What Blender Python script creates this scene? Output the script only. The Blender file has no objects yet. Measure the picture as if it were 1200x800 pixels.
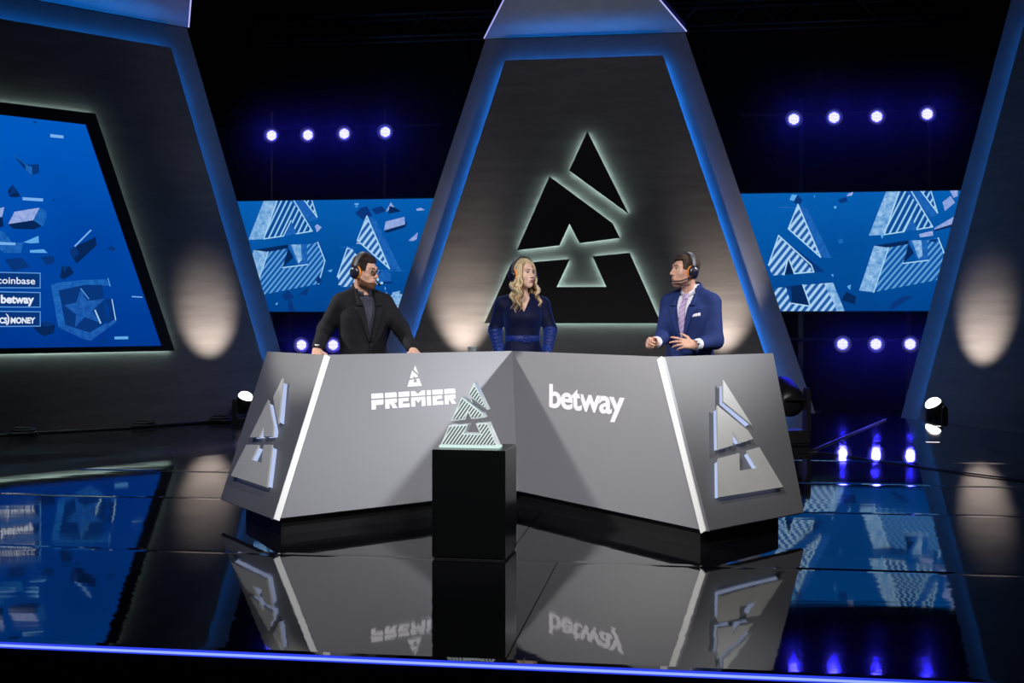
import bpy, bmesh, math, random
import numpy as np
from mathutils import Vector, Matrix, Euler
from mathutils.bvhtree import BVHTree
from mathutils.geometry import tessellate_polygon

random.seed(7)
rng = np.random.default_rng(7)
sc = bpy.context.scene
col = sc.collection

# ---------------------------------------------------------------- camera
FPX, CAMZ, HORIZ = 1400.0, 1.33, 375.0
cam_d = bpy.data.cameras.new('camera')
cam_d.sensor_width = 36.0
cam_d.lens = 42.0
cam_d.shift_y = -25.0 / 1200.0
cam_d.clip_end = 200
cam = bpy.data.objects.new('camera', cam_d)
cam.location = (0, 0, CAMZ)
cam.rotation_euler = (math.radians(90), 0, 0)
col.objects.link(cam)
sc.camera = cam

# ---------------------------------------------------------------- world, exposure
w = bpy.data.worlds.new('studio_dark')
sc.world = w
w.use_nodes = True
w.node_tree.nodes['Background'].inputs[0].default_value = (0.35, 0.42, 0.6, 1)
w.node_tree.nodes['Background'].inputs[1].default_value = 0.004
sc.view_settings.view_transform = 'Standard'
sc.view_settings.look = 'None'
sc.view_settings.exposure = 0.0
sc.view_settings.gamma = 1.0
sc.view_settings.use_curve_mapping = False


def aim(o, target):
    d = Vector(target) - Vector(o.location)
    o.rotation_euler = d.to_track_quat('-Z', 'Y').to_euler()


def area_light(name, loc, target, size, power, color=(1, 1, 1), spread=180):
    l = bpy.data.lights.new(name, 'AREA')
    l.shape = 'RECTANGLE'
    l.size, l.size_y = size
    l.energy = power
    l.color = color
    l.spread = math.radians(spread)
    o = bpy.data.objects.new(name, l)
    o.location = loc
    col.objects.link(o)
    aim(o, target)
    return o


def spot_light(name, loc, target, power, angle, blend=0.5, color=(1, 1, 1), radius=0.08, parent=None):
    l = bpy.data.lights.new(name, 'SPOT')
    l.energy = power
    l.color = color
    l.spot_size = math.radians(angle)
    l.spot_blend = blend
    l.shadow_soft_size = radius
    o = bpy.data.objects.new(name, l)
    o.location = loc
    col.objects.link(o)
    aim(o, target)
    return o


# stage key lights on the front lighting bridge, out of frame
spot_light('key_light', (-1.9, 0.6, 5.6), (0.0, 8.8, 1.2), 2050, 40, 0.7, (0.97, 0.97, 1.0), 0.35)
spot_light('key_light', (2.1, 0.6, 5.6), (0.0, 8.8, 1.2), 1450, 40, 0.7, (1.0, 0.97, 0.93), 0.35)
# high side lights that throw the soft diagonal shadows of the desk wings
spot_light('side_light', (-4.64, 8.92, 3.26), (0.42, 8.1, 0.8), 780, 27, 0.4, (1.0, 0.97, 0.92), 0.10)
spot_light('side_light', (4.07, 8.19, 3.26), (-0.5, 8.15, 0.8), 700, 46, 1.0, (0.94, 0.95, 1.0), 0.10)
# added unseen fill over the stage front that lifts only the set walls
area_light('wall_fill', (0.0, 3.0, 8.6), (0.6, 19.0, 4.2), (5.0, 1.0), 20, (1.0, 0.93, 0.92), 70)
# back lights high behind the presenters
spot_light('back_light', (-2.6, 14.6, 6.4), (-0.6, 9.0, 1.4), 260, 24, 0.6, (0.85, 0.9, 1.0), 0.12)
spot_light('back_light', (3.4, 14.0, 6.4), (0.8, 9.0, 1.4), 260, 24, 0.6, (0.85, 0.9, 1.0), 0.12)


# ---------------------------------------------------------------- helpers
def lin(c):
    return tuple((x / 12.92 if x <= 0.04045 else ((x + 0.055) / 1.055) ** 2.4) for x in [v / 255.0 for v in c])


def mat(name, rgb, rough=0.5, metal=0.0, spec=0.5, noise=0.0, nscale=8.0, bump=0.0, bscale=60.0, sheen=0.0,
        coat=0.0, stretch=None):
    m = bpy.data.materials.new(name)
    m.use_nodes = True
    nt = m.node_tree
    b = nt.nodes['Principled BSDF']
    b.inputs['Base Color'].default_value = (*rgb, 1)
    b.inputs['Roughness'].default_value = rough
    b.inputs['Metallic'].default_value = metal
    b.inputs['Specular IOR Level'].default_value = spec
    b.inputs['Sheen Weight'].default_value = sheen
    b.inputs['Coat Weight'].default_value = coat
    tc = nt.nodes.new('ShaderNodeTexCoord')
    mp = nt.nodes.new('ShaderNodeMapping')
    nt.links.new(tc.outputs['Object'], mp.inputs[0])
    if stretch:
        mp.inputs['Scale'].default_value = stretch
    if noise > 0:
        n = nt.nodes.new('ShaderNodeTexNoise')
        n.inputs['Scale'].default_value = nscale
        n.inputs['Detail'].default_value = 4
        nt.links.new(mp.outputs[0], n.inputs['Vector'])
        r = nt.nodes.new('ShaderNodeMapRange')
        r.inputs[1].default_value = 0.3
        r.inputs[2].default_value = 0.7
        r.inputs[3].default_value = 1 - noise
        r.inputs[4].default_value = 1 + noise
        nt.links.new(n.outputs[0], r.inputs[0])
        mx = nt.nodes.new('ShaderNodeMix')
        mx.data_type = 'RGBA'
        mx.blend_type = 'MULTIPLY'
        mx.inputs[0].default_value = 1
        mx.inputs[6].default_value = (*rgb, 1)
        nt.links.new(r.outputs[0], mx.inputs[7])
        nt.links.new(mx.outputs[2], b.inputs['Base Color'])
    if bump > 0:
        n2 = nt.nodes.new('ShaderNodeTexNoise')
        n2.inputs['Scale'].default_value = bscale
        n2.inputs['Detail'].default_value = 3
        nt.links.new(mp.outputs[0], n2.inputs['Vector'])
        bp = nt.nodes.new('ShaderNodeBump')
        bp.inputs['Strength'].default_value = bump
        bp.inputs['Distance'].default_value = 0.02
        nt.links.new(n2.outputs[0], bp.inputs['Height'])
        nt.links.new(bp.outputs[0], b.inputs['Normal'])
    return m


def emit(name, rgb, strength=1.0):
    m = bpy.data.materials.new(name)
    m.use_nodes = True
    nt = m.node_tree
    nt.nodes.remove(nt.nodes['Principled BSDF'])
    e = nt.nodes.new('ShaderNodeEmission')
    e.inputs[0].default_value = (*rgb, 1)
    e.inputs[1].default_value = strength
    nt.links.new(e.outputs[0], nt.nodes['Material Output'].inputs[0])
    return m


def mesh_obj(name, verts, faces, m=None, parent=None, loc=None, smooth=False):
    me = bpy.data.meshes.new(name)
    me.from_pydata([tuple(v) for v in verts], [], [tuple(f) for f in faces])
    me.update()
    if m:
        me.materials.append(m)
    if smooth:
        me.polygons.foreach_set('use_smooth', [True] * len(me.polygons))
    o = bpy.data.objects.new(name, me)
    col.objects.link(o)
    if parent:
        o.parent = parent
    if loc is not None:
        o.location = loc
    return o


def bm_obj(name, bm, m=None, parent=None, loc=None, smooth=False):
    me = bpy.data.meshes.new(name)
    bmesh.ops.recalc_face_normals(bm, faces=bm.faces)
    bm.to_mesh(me)
    bm.free()
    if m:
        me.materials.append(m)
    if smooth:
        me.polygons.foreach_set('use_smooth', [True] * len(me.polygons))
    o = bpy.data.objects.new(name, me)
    col.objects.link(o)
    if parent:
        o.parent = parent
    if loc is not None:
        o.location = loc
    return o


def tag(o, label=None, cat=None, group=None, kind=None):
    if label: o['label'] = label
    if cat: o['category'] = cat
    if group: o['group'] = group
    if kind: o['kind'] = kind
    return o


def thing(name, label, cat, loc=(0, 0, 0), rot=(0, 0, 0), group=None):
    o = bpy.data.objects.new(name, None)
    o.empty_display_size = 0.1
    col.objects.link(o)
    o.location = loc
    o.rotation_euler = rot
    return tag(o, label, cat, group)


def copy_tree(o, parent=None):
    c = o.copy()
    col.objects.link(c)
    if parent: c.parent = parent
    for ch in list(o.children):
        copy_tree(ch, c)
    return c


def add_box(bm, c, s, rot=None):
    r = bmesh.ops.create_cube(bm, size=1.0)
    M = Matrix.Translation(c) @ (rot.to_matrix().to_4x4() if rot else Matrix()) @ Matrix.Diagonal((s[0], s[1], s[2], 1))
    bmesh.ops.transform(bm, matrix=M, verts=r['verts'])
    return r['verts']


def add_prism(bm, poly, y0, y1, f=None):
    """polygon (x,z) extruded from y0 to y1; f maps (x,y,z)->Vector"""
    f = f or (lambda x, y, z: Vector((x, y, z)))
    a = [bm.verts.new(f(x, y0, z)) for x, z in poly]
    b = [bm.verts.new(f(x, y1, z)) for x, z in poly]
    n = len(poly)
    tris = tessellate_polygon([[Vector((x, z, 0)) for x, z in poly]])
    for t in tris:
        bm.faces.new([a[i] for i in t])
        bm.faces.new([b[i] for i in reversed(t)])
    for i in range(n):
        j = (i + 1) % n
        bm.faces.new([a[i], a[j], b[j], b[i]])


def add_poly(bm, poly, y):
    vs = [bm.verts.new((x, y, z)) for x, z in poly]
    tris = tessellate_polygon([[Vector((x, z, 0)) for x, z in poly]])
    for t in tris:
        bm.faces.new([vs[i] for i in t])


def add_lathe(bm, prof, seg=24, M=None, cap=True):
    """profile [(r,z)] around local Z"""
    M = M or Matrix()
    rings = []
    for r, z in prof:
        rings.append([bm.verts.new(M @ Vector((r * math.cos(2 * math.pi * k / seg), r * math.sin(2 * math.pi * k / seg), z)))
                      for k in range(seg)])
    for a, b in zip(rings, rings[1:]):
        for k in range(seg):
            bm.faces.new([a[k], a[(k + 1) % seg], b[(k + 1) % seg], b[k]])
    if cap:
        bm.faces.new(list(reversed(rings[0])))
        bm.faces.new(rings[-1])


def add_tube(bm, pts, rad, seg=8, flat=None):
    """sweep a circle (or ellipse with flat=(a,b,up)) along pts; rad float or list"""
    pts = [Vector(p) for p in pts]
    n = len(pts)
    rads = rad if isinstance(rad, (list, tuple)) else [rad] * n
    rings = []
    up = Vector((0, 0, 1))
    prev = None
    for i, p in enumerate(pts):
        t = (pts[min(i + 1, n - 1)] - pts[max(i - 1, 0)]).normalized()
        if prev is None:
            ref = up if abs(t.z) < 0.9 else Vector((1, 0, 0))
            u = t.cross(ref).normalized()
        else:
            u = (prev - t * prev.dot(t)).normalized()
        prev = u
        v = t.cross(u)
        ring = []
        for k in range(seg):
            a = 2 * math.pi * k / seg
            ring.append(bm.verts.new(p + (u * math.cos(a) + v * math.sin(a)) * rads[i]))
        rings.append(ring)
    for a, b in zip(rings, rings[1:]):
        for k in range(seg):
            bm.faces.new([a[k], a[(k + 1) % seg], b[(k + 1) % seg], b[k]])
    bm.faces.new(list(reversed(rings[0])))
    bm.faces.new(rings[-1])


def offset_poly(poly, d):
    """move each edge of a polygon inwards by d"""
    n = len(poly)
    area = sum(poly[i][0] * poly[(i + 1) % n][1] - poly[(i + 1) % n][0] * poly[i][1] for i in range(n))
    s = 1 if area > 0 else -1
    out = []
    for i in range(n):
        p0, p1, p2 = Vector(poly[i - 1]), Vector(poly[i]), Vector(poly[(i + 1) % n])
        e1, e2 = (p1 - p0).normalized(), (p2 - p1).normalized()
        n1, n2 = Vector((-e1.y, e1.x)) * s, Vector((-e2.y, e2.x)) * s
        k = 1 + n1.dot(n2)
        b = (n1 + n2) / max(k, 0.35)
        out.append((p1.x + b.x * d, p1.y + b.y * d))
    return out


def text_mesh(name, body, height, m, parent, M, bold=0.0, extrude=0.002, sx=1.0, spacing=1.0, shear=0.0):
    cu = bpy.data.curves.new(name, 'FONT')
    cu.body = body
    cu.size = height
    cu.offset = bold * height
    cu.extrude = extrude
    cu.space_character = spacing
    cu.shear = shear
    cu.resolution_u = 4
    tmp = bpy.data.objects.new('tmp', cu)
    col.objects.link(tmp)
    dg = bpy.context.evaluated_depsgraph_get()
    me = bpy.data.meshes.new_from_object(tmp.evaluated_get(dg))
    bpy.data.objects.remove(tmp)
    me.name = name
    me.transform(Matrix.Diagonal((sx, 1, 1, 1)))
    me.materials.clear()
    me.materials.append(m)
    o = bpy.data.objects.new(name, me)
    col.objects.link(o)
    o.parent = parent
    o.matrix_local = M
    return o


# ---------------------------------------------------------------- materials
M_frame = mat('painted_frame_grey', lin((98, 99, 105)), 0.55, noise=0.10, nscale=3)
M_panel = mat('charcoal_panel', lin((92, 89, 90)), 0.5, spec=0.35, noise=0.16, nscale=2.2, bump=0.02, bscale=40,
              stretch=(0.6, 1, 4))
M_black = mat('matte_black', (0.006, 0.006, 0.007), 0.6, spec=0.3, noise=0.1)
M_blackmetal = mat('black_metal', (0.012, 0.012, 0.014), 0.38, spec=0.5, noise=0.15, nscale=20)
M_drape = mat('black_drape', (0.004, 0.004, 0.006), 0.9, spec=0.05, noise=0.3, nscale=4)
M_logo_black = mat('logo_black', (0.010, 0.010, 0.011), 0.55, spec=0.25, noise=0.1)
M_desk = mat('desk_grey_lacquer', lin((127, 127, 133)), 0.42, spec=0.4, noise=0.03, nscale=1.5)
M_desk_end = mat('desk_end_shaded', lin((94, 94, 97)), 0.5, spec=0.35, noise=0.03, nscale=1.5)  # desk grey darkened: the weaker light on the ends is put into the colour
M_desk_logo = mat('desk_logo_silver', lin((178, 178, 176)), 0.45, noise=0.04)
M_white = mat('white_vinyl', lin((236, 234, 240)), 0.45, noise=0.02)
M_whitestrip = mat('white_plastic_profile', lin((240, 240, 240)), 0.4, noise=0.02)
E_blue = emit('led_blue', (0.003, 0.24, 1.0), 48.0)
E_halo = emit('led_cool_white', (0.68, 1.0, 0.88), 18.0)
E_desk = emit('led_desk_white', (0.55, 0.66, 1.0), 0.85)
E_edge = emit('led_stage_glow', (0.03, 0.06, 0.85), 1.0)
E_edgecore = emit('led_stage_core', (0.30, 0.42, 1.0), 1.1)
E_visor = emit('led_violet_white', (0.5, 0.5, 1.0), 1.0)


# glossy floor: black high gloss laminate, slightly wavy so that mirror images break up into streaks
def floor_mat(name, rgb, rough, strength, sx, sy):
    m = mat(name, rgb, rough, spec=0.5)
    nt = m.node_tree
    b = nt.nodes['Principled BSDF']
    tc = nt.nodes.new('ShaderNodeTexCoord')
    mp = nt.nodes.new('ShaderNodeMapping')
    mp.inputs['Scale'].default_value = (sx, sy, 1)
    nt.links.new(tc.outputs['Object'], mp.inputs[0])
    n = nt.nodes.new('ShaderNodeTexNoise')
    n.inputs['Scale'].default_value = 1.0
    n.inputs['Detail'].default_value = 3.0
    n.inputs['Roughness'].default_value = 0.6
    nt.links.new(mp.outputs[0], n.inputs['Vector'])
    v1 = nt.nodes.new('ShaderNodeVectorMath')
    v1.operation = 'SUBTRACT'
    v1.inputs[1].default_value = (0.5, 0.5, 0.5)
    nt.links.new(n.outputs['Color'], v1.inputs[0])
    v2 = nt.nodes.new('ShaderNodeVectorMath')
    v2.operation = 'MULTIPLY'
    v2.inputs[1].default_value = (strength, strength * 0.45, 0)
    nt.links.new(v1.outputs[0], v2.inputs[0])
    ge = nt.nodes.new('ShaderNodeNewGeometry')
    v3 = nt.nodes.new('ShaderNodeVectorMath')
    v3.operation = 'ADD'
    nt.links.new(ge.outputs['Normal'], v3.inputs[0])
    nt.links.new(v2.outputs[0], v3.inputs[1])
    v4 = nt.nodes.new('ShaderNodeVectorMath')
    v4.operation = 'NORMALIZE'
    nt.links.new(v3.outputs[0], v4.inputs[0])
    nt.links.new(v4.outputs[0], b.inputs['Normal'])
    n2 = nt.nodes.new('ShaderNodeTexNoise')
    n2.inputs['Scale'].default_value = 0.9
    n2.inputs['Detail'].default_value = 5
    nt.links.new(tc.outputs['Object'], n2.inputs['Vector'])
    r = nt.nodes.new('ShaderNodeMapRange')
    r.inputs[1].default_value = 0.35
    r.inputs[2].default_value = 0.75
    r.inputs[3].default_value = rough * 0.6
    r.inputs[4].default_value = rough * 1.8
    nt.links.new(n2.outputs[0], r.inputs[0])
    nt.links.new(r.outputs[0], b.inputs['Roughness'])
    return m


M_floor = floor_mat('gloss_black_floor', (0.006, 0.006, 0.008), 0.035, 0.020, 0.9, 14.0)
M_floor_back = floor_mat('studio_black_floor', (0.008, 0.008, 0.010), 0.16, 0.05, 1.0, 8.0)


# ---------------------------------------------------------------- logo outline (unit base width, base centre at origin)
LOGO = [
    [(0.088, 1.082), (-0.015, 0.862), (0.320, 0.612)],
    [(-0.127, 0.831), (-0.313, 0.415), (-0.071, 0.440), (-0.013, 0.562), (0.043, 0.452), (0.271, 0.479), (0.230, 0.562)],
    [(-0.346, 0.337), (-0.011, 0.363), (-0.086, 0.205), (0.194, 0.205), (0.117, 0.377), (0.325, 0.395), (0.5, 0.0), (-0.5, 0.0)],
]


def place(poly, cx, cz, s, sx=1.0):
    return [(cx + x * s * sx, cz + z * s) for x, z in poly]


# ================================================================= SETTING
tag(mesh_obj('floor', [(-14, -2, -0.25), (14, -2, -0.25), (14, 26, -0.25), (-14, 26, -0.25)], [(0, 1, 2, 3)], M_floor_back),
    kind='structure')
tag(mesh_obj('ceiling', [(-14, -2, 9.5), (14, -2, 9.5), (14, 26, 9.5), (-14, 26, 9.5)], [(3, 2, 1, 0)], M_drape), kind='structure')


def drape_wall(name, x0, y0, x1, y1):
    """pleated black drape as a wall"""
    n = 160
    vs, fs = [], []
    d = Vector((x1 - x0, y1 - y0))
    nn = Vector((-d.y, d.x)).normalized()
    for i in range(n + 1):
        p = Vector((x0, y0)) + d * i / n + nn * (0.07 * math.sin(i * 1.25) + 0.03 * math.sin(i * 2.9 + 1))
        vs += [(p.x, p.y, -0.25), (p.x, p.y, 9.5)]
    for i in range(n):
        fs.append((2 * i, 2 * i + 2, 2 * i + 3, 2 * i + 1))
    return tag(mesh_obj(name, vs, fs, M_drape, smooth=True), kind='structure')


drape_wall('wall_back', -13.5, 24.3, 13.5, 22.0)
drape_wall('wall_left', -13.8, -1.5, -13.8, 24.5)
drape_wall('wall_right', 13.8, 22.0, 13.8, -1.5)
drape_wall('wall_front', 13.8, -1.8, -13.8, -1.8)

# ---------------------------------------------------------------- stage platform with sheets
stage = thing('stage_platform', 'raised black glossy stage floor with a glowing blue front edge', 'stage')
S_POLY = [(-7.6, 5.75), (7.2, 3.59), (8.6, 9.5), (6.0, 14.2), (5.1, 16.9), (3.4, 17.2), (0.3, 15.6), (-2.81, 11.94),
          (-4.34, 10.13), (-6.9, 7.0)]


def clip_half(poly, a, b, c):
    """keep a*x+b*y>=c"""
    out = []
    n = len(poly)
    for i in range(n):
        p, q = poly[i], poly[(i + 1) % n]
        dp, dq = a * p[0] + b * p[1] - c, a * q[0] + b * q[1] - c
        if dp >= 0: out.append(p)
        if (dp >= 0) != (dq >= 0):
            t = dp / (dp - dq)
            out.append((p[0] + (q[0] - p[0]) * t, p[1] + (q[1] - p[1]) * t))
    return out


# stage axes: e along the front edge, g to the back
SA = math.radians(-8.3)
SE, SG = (math.cos(SA), math.sin(SA)), (-math.sin(SA), math.cos(SA))
F0 = 4.64 * math.cos(SA)
rows = [F0 - 0.01, F0 + 1.95, F0 + 3.9, F0 + 5.4, F0 + 7.0, F0 + 9.0, F0 + 11.0, F0 + 13.5]
tilts = [0.0, 0.10, -0.06, 0.05, -0.05, 0.06, 0.0]
bms = bmesh.new()
for r in range(len(rows) - 1):
    p = clip_half(S_POLY, SG[0], SG[1], rows[r] + 0.004)
    p = clip_half(p, -SG[0], -SG[1], -(rows[r + 1] - 0.004))
    cols = [-8.2, -4.6 + 0.5 * (r % 2), -0.7 - 0.3 * (r % 2), 3.1 + 0.4 * (r % 2), 9.5]
    for c in range(len(cols) - 1):
        q = clip_half(p, SE[0], SE[1], cols[c] + 0.0025)
        q = clip_half(q, -SE[0], -SE[1], -(cols[c + 1] - 0.0025))
        if len(q) < 3: continue
        mid = 0.5 * (rows[r] + rows[r + 1])
        tl = math.tan(math.radians(tilts[r] + random.uniform(-0.03, 0.03)))
        me_v, me_f = [], []
        lo_, hi_ = rows[r] + 0.004, rows[r + 1] - 0.004
        rim = 0.045
        for (a_, b_) in ((lo_, lo_ + rim), (lo_ + rim, hi_ - rim), (hi_ - rim, hi_)):
            pp = clip_half(clip_half(q, SG[0], SG[1], a_), -SG[0], -SG[1], -b_)
            if len(pp) < 3: continue
            k0 = len(me_v)
            for x, y in pp:
                g_ = x * SG[0] + y * SG[1]
                e_ = min(g_ - lo_, hi_ - g_)
                me_v.append((x, y, tl * (g_ - mid) - 0.0011 * max(0.0, 1 - e_ / rim)))
            me_f.append(tuple(range(k0, len(me_v))))
        n = len(q)
        k0 = len(me_v)
        me_v += [(x, y, tl * (x * SG[0] + y * SG[1] - mid) - 0.0012) for x, y in q] + [(x, y, -0.02) for x, y in q]
        me_f += [tuple(reversed(range(k0 + n, k0 + 2 * n)))] + [(k0 + i, k0 + n + i, k0 + n + (i + 1) % n, k0 + (i + 1) % n) for i in range(n)]
        mesh_obj('floor_sheet', me_v, me_f, M_floor, stage)
n = len(S_POLY)
inset = offset_poly(S_POLY, 0.03)
mesh_obj('deck_base', [(x, y, -0.021) for x, y in inset] + [(x, y, -0.25) for x, y in inset],
         [tuple(range(n)), tuple(reversed(range(n, 2 * n)))] + [(i, n + i, n + (i + 1) % n, (i + 1) % n) for i in range(n)],
         M_black, stage)
bm = bmesh.new()
ea, eb = Vector((*S_POLY[0], 0)), Vector((*S_POLY[1], 0))
fwd = Vector((-SG[0], -SG[1], 0))
add_tube(bm, [ea + fwd * 0.006 + Vector((0, 0, -0.013)), eb + fwd * 0.006 + Vector((0, 0, -0.013))], 0.0125, 10)
bm_obj('led_strip', bm, E_edge, stage)['label'] = 'glowing blue light strip along the front edge'
bm = bmesh.new()
add_tube(bm, [ea + fwd * 0.0145 + Vector((0, 0, -0.012)), eb + fwd * 0.0145 + Vector((0, 0, -0.012))], 0.006, 8)
bm_obj('led_core', bm, E_edgecore, stage)
# flat black border below the stage edge towards the camera
mesh_obj('front_fascia', [ea + fwd * 0.002 + Vector((0, 0, -0.03)), eb + fwd * 0.002 + Vector((0, 0, -0.03)),
                          eb + fwd * 0.002 + Vector((0, 0, -0.25)), ea + fwd * 0.002 + Vector((0, 0, -0.25))],
         [(0, 1, 2, 3)], M_black, stage)


# ---------------------------------------------------------------- the three set walls (same trapezoid build)
def trap(h0, h1, z0, z1):
    return [(-h0, z0), (h0, z0), (h1, z1), (-h1, z1)]


def set_wall(name, label, loc, th, extra=0.0, seams=(1.6, 3.4)):
    """local x along the wall, -y towards the stage. extra widens the piece to the left"""
    root = thing(name, label, 'set wall', loc, (0, 0, math.radians(th)))
    k = extra

    def T(h0, h1, z0, z1):
        return [(-h0 - k, z0), (h0, z0), (h1, z1), (-h1 - k, z1)]
    bm = bmesh.new()
    add_prism(bm, T(3.636, 1.593, -0.25, 5.85), 0.0, 0.12)
    bm_obj('frame_board', bm, M_frame, root)
    D0, D1 = -0.15, -0.11

    def hw(z):
        return 1.25 + (5.476 - z) * (3.145 - 1.25) / 5.676
    zs = [-0.24] + list(seams) + [5.476]
    for a, b in zip(zs, zs[1:]):
        bm = bmesh.new()
        add_prism(bm, T(hw(a), hw(b - 0.0007), a, b - 0.0007), D0, D1)
        bm_obj('wall_panel', bm, M_panel, root)
    # box the panels stand off on
    bm = bmesh.new()
    add_prism(bm, T(hw(-0.24) - 0.10, hw(5.34) - 0.10, -0.24, 5.34), D1, 0.0)
    bm_obj('panel_core', bm, M_black, root)
    # blue led profile round the core, behind the panel edge
    bm = bmesh.new()
    for s in (-1, 1):
        pts = [(hw(-0.2) - 0.055, -0.2), (hw(-0.2) - 0.085, -0.2), (hw(5.34) - 0.085, 5.34), (hw(5.34) - 0.055, 5.34)]
        if s < 0: pts = [(-x - k, z) for x, z in pts]
        add_prism(bm, pts, -0.068, -0.038)
    add_prism(bm, [(-hw(5.34) - k + 0.06, 5.345), (hw(5.34) - 0.06, 5.345), (hw(5.38) - 0.06, 5.385), (-hw(5.38) - k + 0.06, 5.385)], -0.058, -0.022)
    bm_obj('blue_led_strip', bm, E_blue, root)
    # overhanging canopy with thin led edges
    cz0, cz1, dp = 5.86, 6.62, 2.2
    h0, h1 = 1.60, 1.60 - 0.475 * dp
    bm = bmesh.new()
    v = [bm.verts.new(p) for p in [(-h0 - k, -0.005, cz0), (h0, -0.005, cz0), (h1, -dp, cz1), (-h1 - k, -dp, cz1),
                                   (-h0 - k, 0.12, cz0 + 0.16), (h0, 0.12, cz0 + 0.16), (h1, -dp, cz1 + 0.12), (-h1 - k, -dp, cz1 + 0.12)]]
    for f in [(0, 1, 2, 3), (7, 6, 5, 4), (0, 4, 5, 1), (1, 5, 6, 2), (2, 6, 7, 3), (3, 7, 4, 0)]:
        bm.faces.new([v[i] for i in f])
    bm_obj('canopy', bm, M_frame, root)
    bm = bmesh.new()
    for s in (-1, 1):
        a = Vector((s * (h0 + 0.012) - (k if s < 0 else 0), -0.02, cz0 + 0.01))
        b = Vector((s * (h1 + 0.012) - (k if s < 0 else 0), -dp, cz1 + 0.01))
        add_tube(bm, [a, b], 0.011, 6)
    bm_obj('canopy_led_strip', bm, E_visor, root)
    return root


TH_C, TH_L, TH_R = -8.3, 43.2, -61.0


def off(p, th, d):
    t = math.radians(th)
    return (p[0] + math.cos(t) * d, p[1] + math.sin(t) * d, 0)


wall_c = set_wall('set_wall', 'tall dark trapezoid set wall behind the desk with a backlit black emblem', (1.15, 19.03, 0), TH_C, 0.0, (1.9, 3.6))
wall_l = set_wall('set_wall', 'tall dark set wall at the left with a big slanted blue screen', off((-3.56, 19.9), TH_L, -3.62), TH_L, 5.8, (1.75, 3.70, 4.45))
wall_r = set_wall('set_wall', 'dark set wall at the right edge with a blue lit border', off((5.98, 18.4), TH_R, 3.62), TH_R, 0.0, (1.05, 2.05, 3.5))

# emblem on the centre wall: three black pieces standing off, halo lit from behind
emb = thing('wall_emblem', 'large black angular emblem with pale halo light on the centre wall', 'emblem', wall_c.location.copy(), (0, 0, math.radians(TH_C)))
for poly in LOGO:
    P = place(poly, -0.1755, 1.28, 2.793)
    bm = bmesh.new()
    add_prism(bm, P, -0.235, -0.212)
    piece = bm_obj('emblem_piece', bm, M_logo_black, emb)
    bm = bmesh.new()
    inn = offset_poly(P, 0.016)
    inn2 = offset_poly(P, 0.045)
    for i in range(len(P)):
        j = (i + 1) % len(P)
        add_prism(bm, [inn[i], inn[j], inn2[j], inn2[i]], -0.205, -0.180)
    bm_obj('halo_led_strip', bm, E_halo, piece)
    bm = bmesh.new()
    add_prism(bm, offset_poly(P, 0.05), -0.212, -0.15)
    bm_obj('spacer', bm, M_black, piece)


# ---------------------------------------------------------------- measuring: where a sight line meets a real plane
def on_wall(x, y, loc, th, d):
    """local (x,z) on the plane d in front of a wall frame (loc, th)"""
    t = math.radians(th)
    u, n = Vector((math.cos(t), math.sin(t))), Vector((math.sin(t), -math.cos(t)))
    O = Vector((loc[0], loc[1])) + n * d
    r = Vector(((x - 600) / FPX, 1.0))
    s = O.dot(n) / r.dot(n)
    return ((r * s - O).dot(u), CAMZ - (y - HORIZ) * s / FPX)


def on_plane(x, y, P, N):
    r = Vector(((x - 600) / FPX, 1.0, -(y - HORIZ) / FPX))
    c = Vector((0, 0, CAMZ))
    s = (Vector(P) - c).dot(N) / r.dot(N)
    return c + r * s


def at(x, Y, y=None):
    return Vector(((x - 600) * Y / FPX, Y, 0 if y is None else CAMZ - (y - HORIZ) * Y / FPX))


# ---------------------------------------------------------------- screens
def screen_mat(name, c_lo, c_hi, z0, z1, strength=1.0):
    m = bpy.data.materials.new(name)
    m.use_nodes = True
    nt = m.node_tree
    nt.nodes.remove(nt.nodes['Principled BSDF'])
    e = nt.nodes.new('ShaderNodeEmission')
    e.inputs[1].default_value = strength
    tc = nt.nodes.new('ShaderNodeTexCoord')
    n = nt.nodes.new('ShaderNodeTexNoise')
    n.inputs['Scale'].default_value = 0.55
    n.inputs['Detail'].default_value = 1.5
    nt.links.new(tc.outputs['Object'], n.inputs['Vector'])
    sp = nt.nodes.new('ShaderNodeSeparateXYZ')
    nt.links.new(tc.outputs['Object'], sp.inputs[0])
    r = nt.nodes.new('ShaderNodeMapRange')
    r.inputs[1].default_value, r.inputs[2].default_value = z0, z1
    nt.links.new(sp.outputs[2], r.inputs[0])
    a = nt.nodes.new('ShaderNodeMath')
    a.operation = 'MULTIPLY_ADD'
    a.inputs[1].default_value = 0.5
    nt.links.new(n.outputs[0], a.inputs[0])
    a2 = nt.nodes.new('ShaderNodeMath')
    a2.operation = 'MULTIPLY_ADD'
    a2.inputs[1].default_value = 0.7
    a2.inputs[2].default_value = -0.1
    nt.links.new(r.outputs[0], a2.inputs[0])
    nt.links.new(a2.outputs[0], a.inputs[2])
    cr = nt.nodes.new('ShaderNodeValToRGB')
    cr.color_ramp.elements[0].position = 0.15
    cr.color_ramp.elements[1].position = 0.85
    cr.color_ramp.elements[0].color = (*lin(c_lo), 1)
    cr.color_ramp.elements[1].color = (*lin(c_hi), 1)
    nt.links.new(a.outputs[0], cr.inputs[0])
    nt.links.new(cr.outputs[0], e.inputs[0])
    nt.links.new(e.outputs[0], nt.nodes['Material Output'].inputs[0])
    return m


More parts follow.
